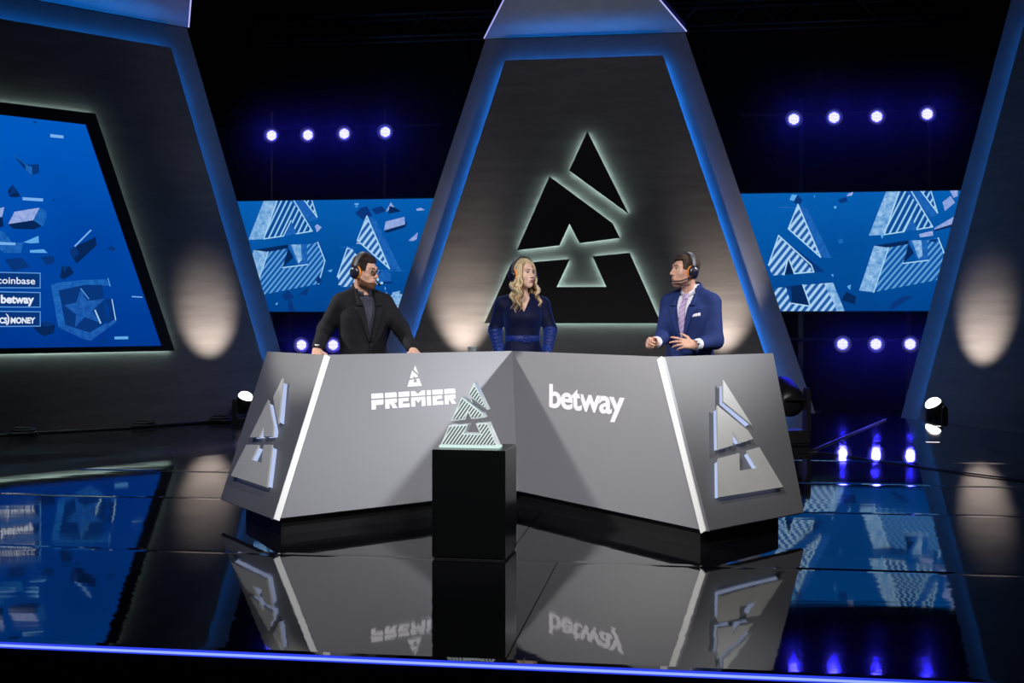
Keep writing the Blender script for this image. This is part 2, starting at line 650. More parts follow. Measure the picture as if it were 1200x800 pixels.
def stripe_mat(name, c0, c1, ang, freq, duty=0.45):
    m = bpy.data.materials.new(name)
    m.use_nodes = True
    nt = m.node_tree
    nt.nodes.remove(nt.nodes['Principled BSDF'])
    e = nt.nodes.new('ShaderNodeEmission')
    tc = nt.nodes.new('ShaderNodeTexCoord')
    d = nt.nodes.new('ShaderNodeVectorMath')
    d.operation = 'DOT_PRODUCT'
    d.inputs[1].default_value = (math.cos(ang) * freq, 0, math.sin(ang) * freq)
    nt.links.new(tc.outputs['Object'], d.inputs[0])
    fr = nt.nodes.new('ShaderNodeMath')
    fr.operation = 'FRACT'
    nt.links.new(d.outputs['Value'], fr.inputs[0])
    cr = nt.nodes.new('ShaderNodeValToRGB')
    cr.color_ramp.interpolation = 'LINEAR'
    el = cr.color_ramp.elements
    el[0].position, el[0].color = 0.0, (*lin(c0), 1)
    el[1].position, el[1].color = 1.0, (*lin(c0), 1)
    for p, c in ((0.5 - duty / 2 - 0.06, c0), (0.5 - duty / 2, c1), (0.5 + duty / 2, c1), (0.5 + duty / 2 + 0.06, c0)):
        x = el.new(p)
        x.color = (*lin(c), 1)
    nt.links.new(fr.outputs[0], cr.inputs[0])
    nt.links.new(cr.outputs[0], e.inputs[0])
    nt.links.new(e.outputs[0], nt.nodes['Material Output'].inputs[0])
    return m


def speckle_mat(name, c0, c1, scale=14):
    """flat print on the screen: grainy metal look"""
    m = bpy.data.materials.new(name)
    m.use_nodes = True
    nt = m.node_tree
    nt.nodes.remove(nt.nodes['Principled BSDF'])
    e = nt.nodes.new('ShaderNodeEmission')
    tc = nt.nodes.new('ShaderNodeTexCoord')
    n = nt.nodes.new('ShaderNodeTexNoise')
    n.inputs['Scale'].default_value = scale
    n.inputs['Detail'].default_value = 6
    n.inputs['Roughness'].default_value = 0.7
    nt.links.new(tc.outputs['Object'], n.inputs['Vector'])
    cr = nt.nodes.new('ShaderNodeValToRGB')
    cr.color_ramp.elements[0].position = 0.36
    cr.color_ramp.elements[1].position = 0.66
    cr.color_ramp.elements[0].color = (*lin(c0), 1)
    cr.color_ramp.elements[1].color = (*lin(c1), 1)
    nt.links.new(n.outputs[0], cr.inputs[0])
    nt.links.new(cr.outputs[0], e.inputs[0])
    nt.links.new(e.outputs[0], nt.nodes['Material Output'].inputs[0])
    return m


G = {
    'dark': emit('graphic_dark_blue', lin((6, 38, 88))),
    'deep': emit('graphic_deep_blue', lin((8, 52, 120))),
    'mid': speckle_mat('graphic_mid_blue', (18, 84, 168), (34, 108, 190)),
    'star': speckle_mat('graphic_star_blue', (16, 72, 158), (36, 100, 180)),
    'lite': speckle_mat('graphic_light_blue', (70, 140, 205), (165, 205, 240), 9),
    'pale': speckle_mat('graphic_pale_blue', (120, 150, 215), (165, 180, 230), 12),
    'sky': emit('graphic_sky_blue', lin((95, 170, 230))),
    'dash': emit('graphic_dash', lin((120, 175, 235))),
    'line': emit('graphic_outline', lin((170, 215, 245))),
    'white': emit('graphic_white_text', lin((225, 235, 250))),
    'boxline': emit('graphic_box_line', lin((90, 150, 215))),
    'st1': stripe_mat('graphic_stripes', (10, 74, 150), (150, 205, 240), math.radians(-27), 11.0, 0.26),
    'st2': stripe_mat('graphic_stripes_soft', (16, 84, 165), (95, 160, 215), math.radians(-40), 13.0, 0.36),
    'st3': stripe_mat('graphic_stripes_wide', (30, 90, 165), (165, 205, 240), math.radians(-38), 10.0, 0.42),
}


class Canvas:
    """flat picture content laid on a display, measured on its plane"""

    def __init__(self, root, loc, th, d, clip=None):
        self.root, self.loc, self.th, self.d, self.clip = root, loc, th, d, clip
        self.items = []

    def poly(self, pts, key, conv):
        P = [on_wall(*conv(*p), self.loc, self.th, self.d) for p in pts]
        self.local(P, key)

    def local(self, P, key, ln=False):
        if self.clip:
            x0, x1, z0, z1 = self.clip
            for a, b, c in ((1, 0, x0), (-1, 0, -x1), (0, 1, z0), (0, -1, -z1)):
                P = clip_half(P, a, b, c)
                if len(P) < 3: return
        self.items.append((P, key, ln))

    def stroke(self, pts, wd, key, conv, closed=False):
        P = [on_wall(*conv(*p), self.loc, self.th, self.d) for p in pts]
        n = len(P)
        for i in range(n if closed else n - 1):
            a, b = Vector(P[i]), Vector(P[(i + 1) % n])
            t = (b - a).normalized() * wd / 2
            nn = Vector((-t.y, t.x))
            self.local([tuple(a - t + nn), tuple(a - t - nn), tuple(b + t - nn), tuple(b + t + nn)], key, True)

    def done(self):
        lines = {}
        for i, (P, key, ln) in enumerate(self.items):
            y = -self.d - 0.0002 * (i + 1)
            if ln:
                try: add_poly(lines.setdefault(key, bmesh.new()), P, y)
                except ValueError: pass
                continue
            bm = bmesh.new()
            try:
                add_poly(bm, P, y)
            except ValueError:
                continue
            bm_obj('screen_graphic', bm, G[key], self.root)
        for k, bm in lines.items():
            bm_obj('graphic_lines', bm, G[k], self.root)['kind'] = 'stuff'


# big slanted screen on the left wall
LW = wall_l.location.copy()
big = thing('video_screen', 'big slanted blue video screen in a black frame on the left wall', 'screen', LW, (0, 0, math.radians(TH_L)))
bo = [on_wall(112, 133, LW, TH_L, 0.30), on_wall(205, 411, LW, TH_L, 0.30)]
zt, zb = 0.5 * (bo[0][1] + bo[0][1]), bo[1][1]
B_out = [(-5.8 - bo[1][0], zb), (bo[1][0], zb), (bo[0][0], zt), (-5.8 - bo[0][0], zt)]
di = [on_wall(100, 146, LW, TH_L, 0.262), on_wall(189, 405, LW, TH_L, 0.262)]
B_in = [(-5.8 - di[1][0], di[1][1]), (di[1][0], di[1][1]), (di[0][0], di[0][1]), (-5.8 - di[0][0], di[0][1])]
bm = bmesh.new()
for i in range(4):
    j = (i + 1) % 4
    add_prism(bm, [B_out[i], B_out[j], B_in[j], B_in[i]], -0.30, -0.21)
bm_obj('bezel', bm, M_black, big)
bm = bmesh.new()
add_poly(bm, B_in, -0.262)
bm_obj('display', bm, screen_mat('big_screen_glow', (0, 52, 140), (0, 88, 190), 0.8, 4.3), big)
bm = bmesh.new()
add_prism(bm, offset_poly(B_out, 0.05), -0.21, -0.15)
bm_obj('mount_box', bm, M_black, big)
bm = bmesh.new()
i1, i2 = offset_poly(B_out, 0.010), offset_poly(B_out, 0.040)
for i in range(4):
    j = (i + 1) % 4
    add_prism(bm, [i1[i], i1[j], i2[j], i2[i]], -0.190, -0.168)
bm_obj('halo_led_strip', bm, E_halo, big)

cv = Canvas(big, LW, TH_L, 0.264, (-7.0, 1.3, 0.9, 4.3))
c2 = lambda x, y: (x / 4, 100 + y / 4)
c3 = lambda x, y: (x / 4, 280 + y / 4)
for p, k in [
    ([(62, 325), (120, 372), (182, 370), (184, 410), (150, 420), (120, 400)], 'deep'),
    ([(120, 372), (150, 382), (150, 420), (120, 400)], 'mid'),
    ([(36, 495), (58, 465), (98, 520), (70, 525), (45, 522)], 'dark'), ([(58, 465), (75, 500), (45, 515)], 'deep'),
    ([(38, 650), (155, 632), (205, 655), (160, 675), (60, 672)], 'dark'),
    ([(155, 632), (185, 575), (216, 585), (218, 620), (200, 662)], 'mid'),
    ([(68, 592), (185, 573), (155, 632), (38, 650)], 'pale'),
    ([(-40, 585), (20, 570), (10, 615), (-40, 630)], 'pale'), ([(-40, 630), (10, 615), (18, 660), (-40, 680)], 'dark'),
    ([(-40, 660), (20, 690), (60, 740), (110, 735), (98, 785), (20, 785), (-40, 740)], 'mid'),
    ([(110, 735), (180, 705), (182, 738), (140, 740)], 'sky'),
    ([(140, 772), (205, 768), (222, 785), (140, 784)], 'sky'),
    ([(325, 770), (352, 755), (448, 710), (452, 750), (360, 835), (335, 800)], 'dark'),
    ([(325, 770), (352, 752), (372, 790), (340, 815)], 'deep'),
    ([(500, 765), (520, 752), (545, 765), (530, 778)], 'deep'), ([(245, 535), (258, 532), (254, 546)], 'deep'),
    ([(484, 606), (492, 602), (492, 612)], 'deep'), ([(150, 165), (172, 172), (170, 182)], 'deep'),
]:
    cv.poly(p, k, c2)
cv.stroke([(352, 752), (424, 680)], 0.022, 'dash', c2)
cv.stroke([(62, 325), (120, 372)], 0.012, 'mid', c2)
for p in [[(235, 228), (297, 235), (297, 249), (235, 243)], [(105, 524), (201, 530), (201, 544), (105, 538)],
          [(-60, 731), (72, 737), (72, 749), (-60, 745)]]:
    cv.poly(p, 'dash', c2)
for p, k in [
    ([(617, 267), (667, 270), (667, 275), (617, 272)], 'dash'), ([(536, 457), (600, 456), (600, 469), (536, 470)], 'sky'),
    ([(20, 95), (100, 88), (140, 130), (60, 150)], 'deep'), ([(190, 85), (250, 78), (256, 110), (215, 122)], 'deep'),
    ([(150, 410), (200, 388), (258, 400), (252, 440), (210, 455), (185, 445)], 'dark'),
    ([(185, 400), (220, 385), (258, 400), (215, 412)], 'deep'),
    ([(280, 180), (290, 125), (330, 130), (345, 160), (300, 190)], 'dark'), ([(290, 125), (320, 128), (300, 155)], 'deep'),
    ([(475, 475), (490, 468), (495, 485), (480, 490)], 'deep'),
    # shield with star
    ([(238, 216), (275, 240), (305, 402), (272, 412)], 'mid'),
    ([(238, 216), (275, 204), (380, 192), (496, 189), (514, 218), (400, 214), (275, 240)], 'mid'),
    ([(272, 412), (305, 402), (420, 438), (535, 372), (545, 388), (425, 476), (390, 470)], 'star'),
    ([(486, 282), (524, 284), (540, 375), (500, 398), (512, 330)], 'deep'),
    ([(275, 240), (400, 214), (480, 216), (486, 282), (500, 380), (420, 438), (305, 402)], 'deep'),
    ([(378, 232), (408, 290), (490, 280), (432, 335), (468, 392), (396, 365), (350, 414), (356, 352), (298, 310), (356, 298)], 'star'),
]:
    cv.poly(p, k, c3)
cv.stroke([(378, 232), (415, 280)], 0.012, 'sky', c3)
cv.stroke([(445, 335), (470, 393)], 0.02, 'line', c3)
cv.stroke([(524, 284), (541, 378)], 0.014, 'line', c3)
cv.stroke([(505, 185), (515, 220)], 0.012, 'sky', c3)
for (y0a, y1a, y0b, y1b) in [(155, 228, 160, 229), (246, 318, 251, 319), (338, 410, 341, 408)]:
    cv.poly([(-62, y0a), (187, y0b), (187, y1b), (-62, y1a)], 'deep', c3)
    cv.stroke([(-62, y0a), (187, y0b), (187, y1b), (-62, y1a)], 0.014, 'boxline', c3, True)
cv.done()


def screen_text(body, x0, x1, base, top, bold, sx_shear=0.0):
    """crop3 coordinates of the first and last letter, baseline and cap line"""
    a = on_wall(*c3(x0, base), LW, TH_L, 0.29)
    b = on_wall(*c3(x1, base), LW, TH_L, 0.29)
    t = on_wall(*c3(x0, top), LW, TH_L, 0.29)
    o = text_mesh('screen_text', body, 1.0, G['white'], big, Matrix(), bold, 0.0)
    xs = [v.co.x for v in o.data.vertices]
    ys = [v.co.y for v in o.data.vertices if True]
    mx, wd = min(xs), max(xs) - min(xs)
    s = (b[0] - a[0]) / wd
    cap = 0.70
    sy = (t[1] - a[1]) / cap
    for v in o.data.vertices:
        x, y = v.co.x, v.co.y
        v.co = Vector((a[0] + (x - mx) * s + y * sx_shear * s, -0.287, a[1] + y * sy))
    return o


screen_text('coinbase', -12, 165, 208, 176, 0.012)
screen_text('betway', 4, 160, 299, 262, 0.04)
screen_text('CS', -2, 34, 394, 368, 0.045)
screen_text('MONEY', 50, 165, 394, 368, 0.045, 0.05)
bm = bmesh.new()
crv = [(28, 348), (38, 356), (44, 370), (44, 384), (40, 398), (32, 404)]
crv2 = [(28, 352), (33, 358), (37, 370), (37, 384), (34, 394), (28, 400)]
add_poly(bm, [on_wall(*c3(*p), LW, TH_L, 0.287) for p in crv + crv2[::-1]], -0.287)
bm_obj('screen_text', bm, G['white'], big)


# two wide screens at the back
def r2(x, y): return (860 + x / 3.529, 200 + y / 3.529)


BIG_A = [
    ([(640, 60), (692, 62), (692, 80), (622, 265), (558, 268)], 'lite'),
    ([(650, 60), (720, 60), (800, 195), (822, 232), (757, 243), (735, 188), (703, 252), (622, 264), (690, 82)], 'st1'),
    ([(690, 60), (757, 60), (845, 182), (812, 192)], 'mid'), ([(757, 60), (800, 60), (842, 174), (820, 150)], 'st1'),
    ([(735, 188), (757, 243), (703, 252)], 'mid'),
    ([(580, 310), (640, 300), (722, 287), (722, 303), (640, 320)], 'dark'),
    ([(580, 310), (642, 318), (578, 502), (518, 495)], 'lite'),
    ([(640, 318), (722, 303), (700, 383), (803, 370), (800, 288), (845, 278), (875, 355), (848, 450), (578, 502)], 'st2'),
    ([(722, 288), (800, 286), (803, 370), (762, 375)], 'mid'), ([(722, 303), (745, 340), (700, 383)], 'dark'),
    ([(735, 288), (775, 287), (780, 350), (765, 365)], 'lite'),
]
BIG_A_LINES = [[(690, 62), (622, 264), (703, 252), (735, 188)], [(757, 243), (822, 232), (800, 195), (720, 62)], [(640, 318), (578, 502)],
               [(757, 62), (842, 174), (808, 62)], [(845, 278), (875, 355), (848, 450)], [(803, 370), (700, 383)]]
TALL_A = [
    ([(265, 140), (300, 152), (405, 362), (358, 357)], 'mid'),
    ([(265, 140), (225, 240), (358, 357)], 'st3'),
    ([(185, 268), (320, 372), (376, 418), (328, 420), (300, 400)], 'deep'),
    ([(185, 268), (300, 380), (330, 418), (250, 425), (225, 358), (207, 430), (158, 433), (143, 390)], 'st3'),
    ([(225, 358), (250, 425), (207, 430)], 'dark'),
    ([(170, 482), (375, 462), (408, 462), (410, 480), (290, 500)], 'deep'),
    ([(235, 478), (285, 472), (316, 560), (240, 548)], 'dark'),
    ([(170, 485), (215, 480), (235, 548), (318, 562), (288, 472), (372, 465), (430, 585), (150, 585)], 'st3'),
    ([(372, 465), (410, 462), (460, 585), (430, 585)], 'lite'),
]
TALL_A_LINES = [[(265, 140), (225, 240), (358, 357), (265, 140)], [(143, 390), (185, 268), (320, 390), (330, 418), (250, 425), (225, 358), (207, 430)],
                [(285, 472), (316, 560), (240, 548)]]
DEBRIS = [
    ([(230, 120), (240, 98), (262, 100), (258, 128)], 'sky'), ([(262, 100), (284, 120), (275, 138), (245, 132)], 'deep'),
    ([(430, 120), (465, 108), (470, 128), (440, 134)], 'deep'), ([(470, 96), (495, 86), (488, 102), (466, 106)], 'pale'),
    ([(414, 146), (424, 146), (424, 156), (414, 156)], 'sky'), ([(430, 284), (450, 282), (450, 300), (432, 300)], 'mid'),
    ([(445, 535), (465, 500), (505, 520), (500, 552)], 'dark'), ([(468, 478), (484, 470), (480, 494)], 'sky'),
    ([(402, 428), (412, 428), (410, 440)], 'sky'), ([(183, 148), (252, 151), (252, 156), (183, 153)], 'mid'),
    ([(108, 212), (118, 215), (114, 226)], 'mid'),
    ([(888, 74), (926, 74), (925, 105), (908, 112)], 'pale'), ([(862, 130), (896, 104), (914, 132), (872, 166)], 'pale'),
    ([(830, 236), (926, 180), (925, 214), (828, 244)], 'pale'), ([(828, 244), (925, 214), (925, 226), (830, 250)], 'dark'),
    ([(765, 262), (822, 248), (824, 268), (770, 276)], 'pale'), ([(800, 290), (840, 280), (836, 296)], 'deep'),
    ([(605, 262), (622, 262), (612, 282)], 'sky'), ([(640, 575), (655, 545), (700, 520), (745, 516), (720, 532), (660, 570)], 'deep'),
    ([(330, 104), (336, 104), (334, 112)], 'sky'),
]


def l5(x, y): return (250 + x / 4, 220 + y / 4)


DEBRIS_L = [
    ([(475, 180), (488, 170), (508, 185), (486, 208)], 'pale'), ([(660, 72), (684, 72), (670, 95)], 'sky'),
    ([(690, 95), (720, 85), (745, 130), (700, 150), (665, 120)], 'deep'), ([(740, 100), (790, 85), (810, 110), (760, 125)], 'deep'),
    ([(808, 112), (832, 68), (850, 92)], 'pale'), ([(826, 85), (850, 92), (880, 110), (820, 122)], 'dark'),
    ([(950, 100), (970, 93), (992, 104), (955, 108)], 'pale'),
    ([(800, 200), (808, 158), (896, 136), (898, 172)], 'pale'), ([(800, 200), (898, 172), (914, 150), (900, 185), (815, 212)], 'dark'),
    ([(915, 248), (960, 208), (954, 240), (935, 250)], 'pale'), ([(668, 262), (686, 248), (690, 264)], 'pale'),
    ([(536, 388), (560, 382), (552, 396)], 'sky'), ([(595, 276), (680, 278), (680, 282), (595, 281)], 'mid'),
    ([(770, 384), (900, 386), (900, 391), (770, 389)], 'mid'), ([(640, 80), (690, 82), (690, 86), (640, 84)], 'mid'),
    ([(320, 505), (350, 480), (380, 515), (340, 530)], 'deep'), ([(400, 500), (450, 465), (440, 505)], 'deep'),
    ([(350, 540), (365, 520), (385, 580), (355, 585)], 'deep'), ([(290, 545), (305, 535), (300, 550)], 'sky'),
    ([(480, 430), (495, 410), (512, 440), (490, 450)], 'deep'), ([(195, 175), (202, 160), (199, 190)], 'sky'),
    ([(775, 380), (830, 400), (835, 438), (780, 440)], 'mid'),
    ([(805, 460), (835, 560), (850, 585), (806, 540)], 'st3'), ([(840, 490), (876, 482), (872, 510), (850, 585), (835, 555)], 'lite'),
    ([(645, 280), (665, 300), (640, 440), (600, 455), (585, 455)], 'st3'),
]


def back_screen(label, X, dshift_big, dshift_tall, extra, conv_extra):
    loc = Vector((X, 21.2 - 0.146 * X, 0))
    root = thing('led_screen', label, 'screen', loc, (0, 0, math.radians(TH_C)))
    hw, z0, z1 = 2.25, 1.485, 3.51
    bm = bmesh.new()
    add_prism(bm, [(-hw - 0.03, z0 - 0.03), (hw + 0.03, z0 - 0.03), (hw + 0.03, z1 + 0.03), (-hw - 0.03, z1 + 0.03)], 0.004, 0.09)
    bm_obj('screen_body', bm, M_black, root)
    bm = bmesh.new()
    add_poly(bm, [(-hw, z0), (hw, z0), (hw, z1), (-hw, z1)], 0.0)
    bm_obj('display', bm, screen_mat('back_screen_glow', (0, 66, 140), (4, 92, 175), z0, z1), root)
    cv = Canvas(root, loc, TH_C, 0.004, (-hw, hw, z0, z1))
    cb = lambda x, y: (r2(x, y)[0] + dshift_big[0], r2(x, y)[1] + dshift_big[1])
    ct = lambda x, y: (r2(x, y)[0] + dshift_tall[0], r2(x, y)[1] + dshift_tall[1])
    for p, k in extra[:8]: cv.poly(p, k, conv_extra)
    for p, k in BIG_A: cv.poly(p, k, cb)
    for l in BIG_A_LINES: cv.stroke(l, 0.018, 'line', cb)
    for p, k in TALL_A: cv.poly(p, k, ct)
    for l in TALL_A_LINES: cv.stroke(l, 0.02, 'line', ct)
    for p, k in extra[8:]: cv.poly(p, k, conv_extra)
    cv.done()
    # floor posts that carry it
    for x in (-0.9, 0.9):
        bm = bmesh.new()
        add_box(bm, (x, 0.17, 1.55), (0.08, 0.14, 3.6))
        bm_obj('support_post', bm, M_blackmetal, root)
    return root


back_screen('wide blue video screen high behind the bearded man', -3.2, (-727, 5), (-505, 13.5), DEBRIS_L, l5)
back_screen('wide blue video screen behind the gap at the right', 5.85, (0, 0), (0, 0), DEBRIS, r2)

# ---------------------------------------------------------------- led wash lamps on dark pipe stands
E_chip = emit('led_chip', (0.80, 0.80, 1.0), 2.0)
E_lens = emit('led_violet_lens', (0.05, 0.04, 1.0), 1.6)
M_glow_ring = mat('glow_ring_grey', (0.35, 0.35, 0.38), 0.6)  # added flared ring, grey to catch blue spill in place of lens bloom


def make_par():
    root = thing('par_lamp', '', 'stage lamp')
    Rx = Matrix.Rotation(math.radians(90), 4, 'X')   # local z -> -y
    bm = bmesh.new()
    add_lathe(bm, [(0.05, -0.10), (0.085, -0.07), (0.108, 0.0), (0.108, 0.03)], 24, Rx)
    bm_obj('housing', bm, M_blackmetal, root, smooth=True)
    bm = bmesh.new()
    add_lathe(bm, [(0.100, 0.032), (0.106, 0.046), (0.145, 0.066), (0.147, 0.062), (0.112, 0.030)], 24, Rx, cap=False)
    bm_obj('glow_ring', bm, M_glow_ring, root, smooth=True)
    bm = bmesh.new()
    add_lathe(bm, [(0.100, 0.031), (0.100, 0.033)], 24, Rx)
    bm_obj('lens', bm, E_lens, root)
    bm = bmesh.new()
    for q in range(-4, 5):
        for r in range(-4, 5):
            if abs(q + r) <= 4:
                x, z = 0.0225 * (q + r / 2), 0.0225 * r * 0.866
                if x * x + z * z > 0.088 ** 2: continue
                add_lathe(bm, [(0.0088, 0.034), (0.0088, 0.037)], 8, Matrix.Translation((x, 0, z)) @ Rx)
    bm_obj('led_cluster', bm, E_chip, root)
    bm = bmesh.new()
    add_tube(bm, [(-0.128, 0, 0), (-0.128, 0.10, 0.05), (-0.05, 0.15, 0.07), (0.05, 0.15, 0.07), (0.128, 0.10, 0.05), (0.128, 0, 0)], 0.012, 6)
    bm_obj('yoke', bm, M_blackmetal, root)
    return root


def lamp_pos(x, y):
    k = (x - 600) / FPX
    Y = 20.98 / (1 + 0.146 * k)
    return Vector((k * Y, Y, CAMZ - (y - HORIZ) * Y / FPX))


par0 = make_par()
rowsL = [
    ('upper left row', [(319, 159), (361.5, 158.5), (404, 157), (452, 155)]),
    ('low row behind the bearded man', [(354, 404), (391, 404)]),
    ('upper right row', [(930, 140), (977, 138), (1027, 137), (1086, 134)]),
    ('low row under the right screen', [(987, 403), (1026, 403), (1066, 403)]),
]
ordn = {4: ['first', 'second', 'third', 'fourth'], 3: ['left', 'middle', 'right'], 2: ['left', 'right']}
first = True
for rn, pts in rowsL:
    for i, p in enumerate(pts):
        o = par0 if first else copy_tree(par0)
        first = False
        o.location = lamp_pos(*p)
        o.rotation_euler = (0, 0, math.radians(-6))
        o['label'] = ('round violet led lamp, %s from the left in the %s' if len(pts) == 4 else 'round violet led lamp, the %s one in the %s') % (ordn[len(pts)][i], rn)
        o['group'] = 'round led lamps'
for q in [lamp_pos(*p) for rn, pts in rowsL for p in pts]:
    q = q + Vector((-0.012, -0.07, 0))
    spot_light('par_beam', q, q + Vector((-1.0 if q.x > 0 else 0.6, -6, -1.2)), 150, 150, 0.6, (0.03, 0.025, 1.0), 0.06)
M_bloom = bpy.data.materials.new('bloom_scatter')  # added scatter volume that imitates the lens bloom round the lamps
M_bloom.use_nodes = True
M_bloom.node_tree.nodes.remove(M_bloom.node_tree.nodes['Principled BSDF'])
vs_ = M_bloom.node_tree.nodes.new('ShaderNodeVolumeScatter')
vs_.inputs['Density'].default_value = 0.022
M_bloom.node_tree.links.new(vs_.outputs[0], M_bloom.node_tree.nodes['Material Output'].inputs['Volume'])
for xa, xb in ((-6.2, -0.8), (3.3, 8.9)):
    bm = bmesh.new()
    ya = lambda x: 20.98 - 0.146 * x
    add_prism(bm, [(xa, ya(xa) - 0.75), (xb, ya(xb) - 0.75), (xb, ya(xb) + 0.12), (xa, ya(xa) + 0.12)], -0.24, 6.2, lambda x, y, z: Vector((x, z, y)))
    tag(bm_obj('bloom', bm, M_bloom), 'added scatter volume for blue haze around the lamps %s' % ('left of the centre wall' if xa < 0 else 'right of the centre wall'), 'bloom', None, 'stuff')
for X0, X1, zz, lab in [(-5.6, -1.3, (4.82, 0.97), 'dark pipe stand carrying the lamps behind the left gap'),
                        (3.9, 8.2, (4.85, 1.0), 'dark pipe stand carrying the lamps behind the right gap')]:
    mid = 0.5 * (X0 + X1)
    st = thing('lamp_stand', lab, 'stand', (mid, 21.2 - 0.146 * mid, 0), (0, 0, math.radians(TH_C)))
    hw = (X1 - X0) / 2
    for z in zz:
        bm = bmesh.new()
        add_tube(bm, [(-hw, -0.05, z), (hw, -0.05, z)], 0.024, 8)
        bm_obj('cross_pipe', bm, M_blackmetal, st)
    for x in (-hw * 0.5, hw * 0.5):
        bm = bmesh.new()
        add_tube(bm, [(x, 0.34, -0.25), (x, 0.34, 5.2)], 0.03, 8)
        for z in zz:
            add_tube(bm, [(x, 0.34, z), (x, -0.05, z)], 0.02, 6)
        add_box(bm, (x, 0.34, -0.235), (0.6, 0.5, 0.03))
        bm_obj('upright', bm, M_blackmetal, st)

# dark lighting truss high at the back
for (a, b, lab) in [((-12, 23.0), (1.0, 21.1), 'dark lighting truss high behind the left gap'), ((1.2, 21.05), (12, 19.5), 'dark lighting truss high behind the right gap')]:
    tr = thing('lighting_truss', lab, 'truss', ((a[0] + b[0]) / 2, (a[1] + b[1]) / 2, 6.6))
    A = Vector((a[0], a[1], 0)) - Vector((tr.location.x, tr.location.y, 0))
    L_ = (-A).length
    bm = bmesh.new()
    for dz in (-0.2, 0.2):
        for dy in (-0.2, 0.2):
            add_tube(bm, [A + Vector((0, dy, dz)), -A + Vector((0, dy, dz))], 0.025, 6)
    bm_obj('chord', bm, M_blackmetal, tr)
    bm = bmesh.new()
    N = 26
    for i in range(N):
        p, q = A * (1 - 2 * i / N), A * (1 - 2 * (i + 1) / N)
        s = 0.2 if i % 2 else -0.2
        add_tube(bm, [p + Vector((0, -0.2, s)), q + Vector((0, -0.2, -s))], 0.012, 5)
    o = bm_obj('lattice', bm, M_blackmetal, tr)
    o['kind'] = 'stuff'
    for t in (-0.8, -0.1, 0.75):
        bm = bmesh.new()
        add_tube(bm, [A * t + Vector((0, 0, 0.2)), A * t + Vector((0, 0, 2.9))], 0.008, 5)
        bm_obj('hanging_cable', bm, M_blackmetal, tr)

# ---------------------------------------------------------------- wash lights on the floor that light the set walls
E_wash = emit('wash_lens_glow', (1.0, 0.90, 0.92), 5.0)
E_lens_off = mat('wash_lens_dark', (0.02, 0.02, 0.03), 0.1, coat=0.5)


def wash_light(label, loc, target, power, angle, blend=0.9, lit=True, scale=1.0, tilt=None, up=None, color=(1.0, 0.86, 0.72)):
    root = thing('wash_light', label, 'stage lamp', loc)
    d = (Vector(target) - Vector(loc))
    root.rotation_euler = (0, 0, math.atan2(d.y, d.x) - math.pi / 2)     # local +y looks at the target
    root.scale = (scale,) * 3
    bm = bmesh.new()
    add_box(bm, (0, 0, 0.05), (0.30, 0.24, 0.10))
    bmesh.ops.bevel(bm, geom=bm.edges[:], offset=0.015, segments=2, affect='EDGES')
    bm_obj('base', bm, M_blackmetal, root)
    for s in (-1, 1):
        bm = bmesh.new()
        add_prism(bm, [(-0.05, 0.09), (0.05, 0.09), (0.045, 0.36), (0.02, 0.40), (-0.02, 0.40), (-0.045, 0.36)], s * 0.145, s * 0.175,
                  lambda x, y, z: Vector((y, x, z)))
        bm_obj('yoke_arm', bm, M_blackmetal, root)
    hz = 0.33
    dist = math.hypot(d.x, d.y)
    el = math.atan2(target[2] - loc[2] - hz * scale, dist)
    el = math.radians(tilt) if tilt else el
    Mh = Matrix.Translation((0, 0, hz)) @ Matrix.Rotation(el - math.radians(90), 4, 'X')   # local z -> beam direction
    bm = bmesh.new()
    add_lathe(bm, [(0.05, -0.16), (0.095, -0.14), (0.115, -0.07), (0.125, 0.04), (0.128, 0.10), (0.118, 0.105)], 24, Mh)
    bm_obj('head', bm, M_blackmetal, root, smooth=True)
    bm = bmesh.new()
    add_lathe(bm, [(0.112, 0.10), (0.108, 0.125), (0.088, 0.155), (0.05, 0.175), (0.001, 0.182)], 24, Mh)
    bm_obj('lens_dome', bm, E_wash if lit else E_lens_off, root, smooth=True)
    bm = bmesh.new()
    add_tube(bm, [Mh @ Vector((-0.05, -0.03, -0.15)), Mh @ Vector((-0.06, -0.06, -0.2)), Mh @ Vector((0.06, -0.06, -0.2)), Mh @ Vector((0.05, -0.03, -0.15))], 0.01, 6)
    bm_obj('handle', bm, M_blackmetal, root)
    if power:
        p = Matrix.Translation(loc) @ Matrix.Rotation(root.rotation_euler.z, 4, 'Z') @ Matrix.Scale(scale, 4) @ (Mh @ Vector((0, 0, 0.25)))
        spot_light('wash_beam', p, target, power, angle, blend, color, 0.05)
        if up: spot_light('canopy_fill', p, up, 250, 46, 1.0, (0.92, 0.93, 1.0), 0.05)  # added upward beam that brightens the canopy underside
    return root


WARM = (1.0, 0.85, 0.72)
wash_light('small floor wash lamp glowing beside the left end of the desk', (-4.05, 18.02, -0.25), (-4.84, 18.70, 1.45), 480, 46, 1.0, tilt=118, up=(-4.1, 17.9, 6.2))
wash_light('floor wash lamp with a glowing lens by the right set wall', (5.90, 16.60, -0.25), (6.80, 16.92, 1.35), 420, 46, 1.0, tilt=122)
wash_light('floor wash lamp behind the desk below the left of the wall emblem', (-0.88, 18.36, -0.25), (-0.757, 19.3, 1.75), 620, 50, 1.0, up=(0.2, 18.0, 6.2))
wash_light('floor wash lamp behind the desk below the right of the wall emblem', (3.15, 17.76, -0.25), (3.28, 18.7, 1.75), 620, 50, 1.0, up=(1.6, 17.7, 6.2))
wash_light('dark moving head lamp seen from behind at the right end of the desk', (2.95, 12.9, 0.0), (2.4, 18.0, 2.0), 0, 40, lit=False, scale=1.5)

# cables on the floor
M_cable = mat('black_cable', (0.012, 0.012, 0.013), 0.35)


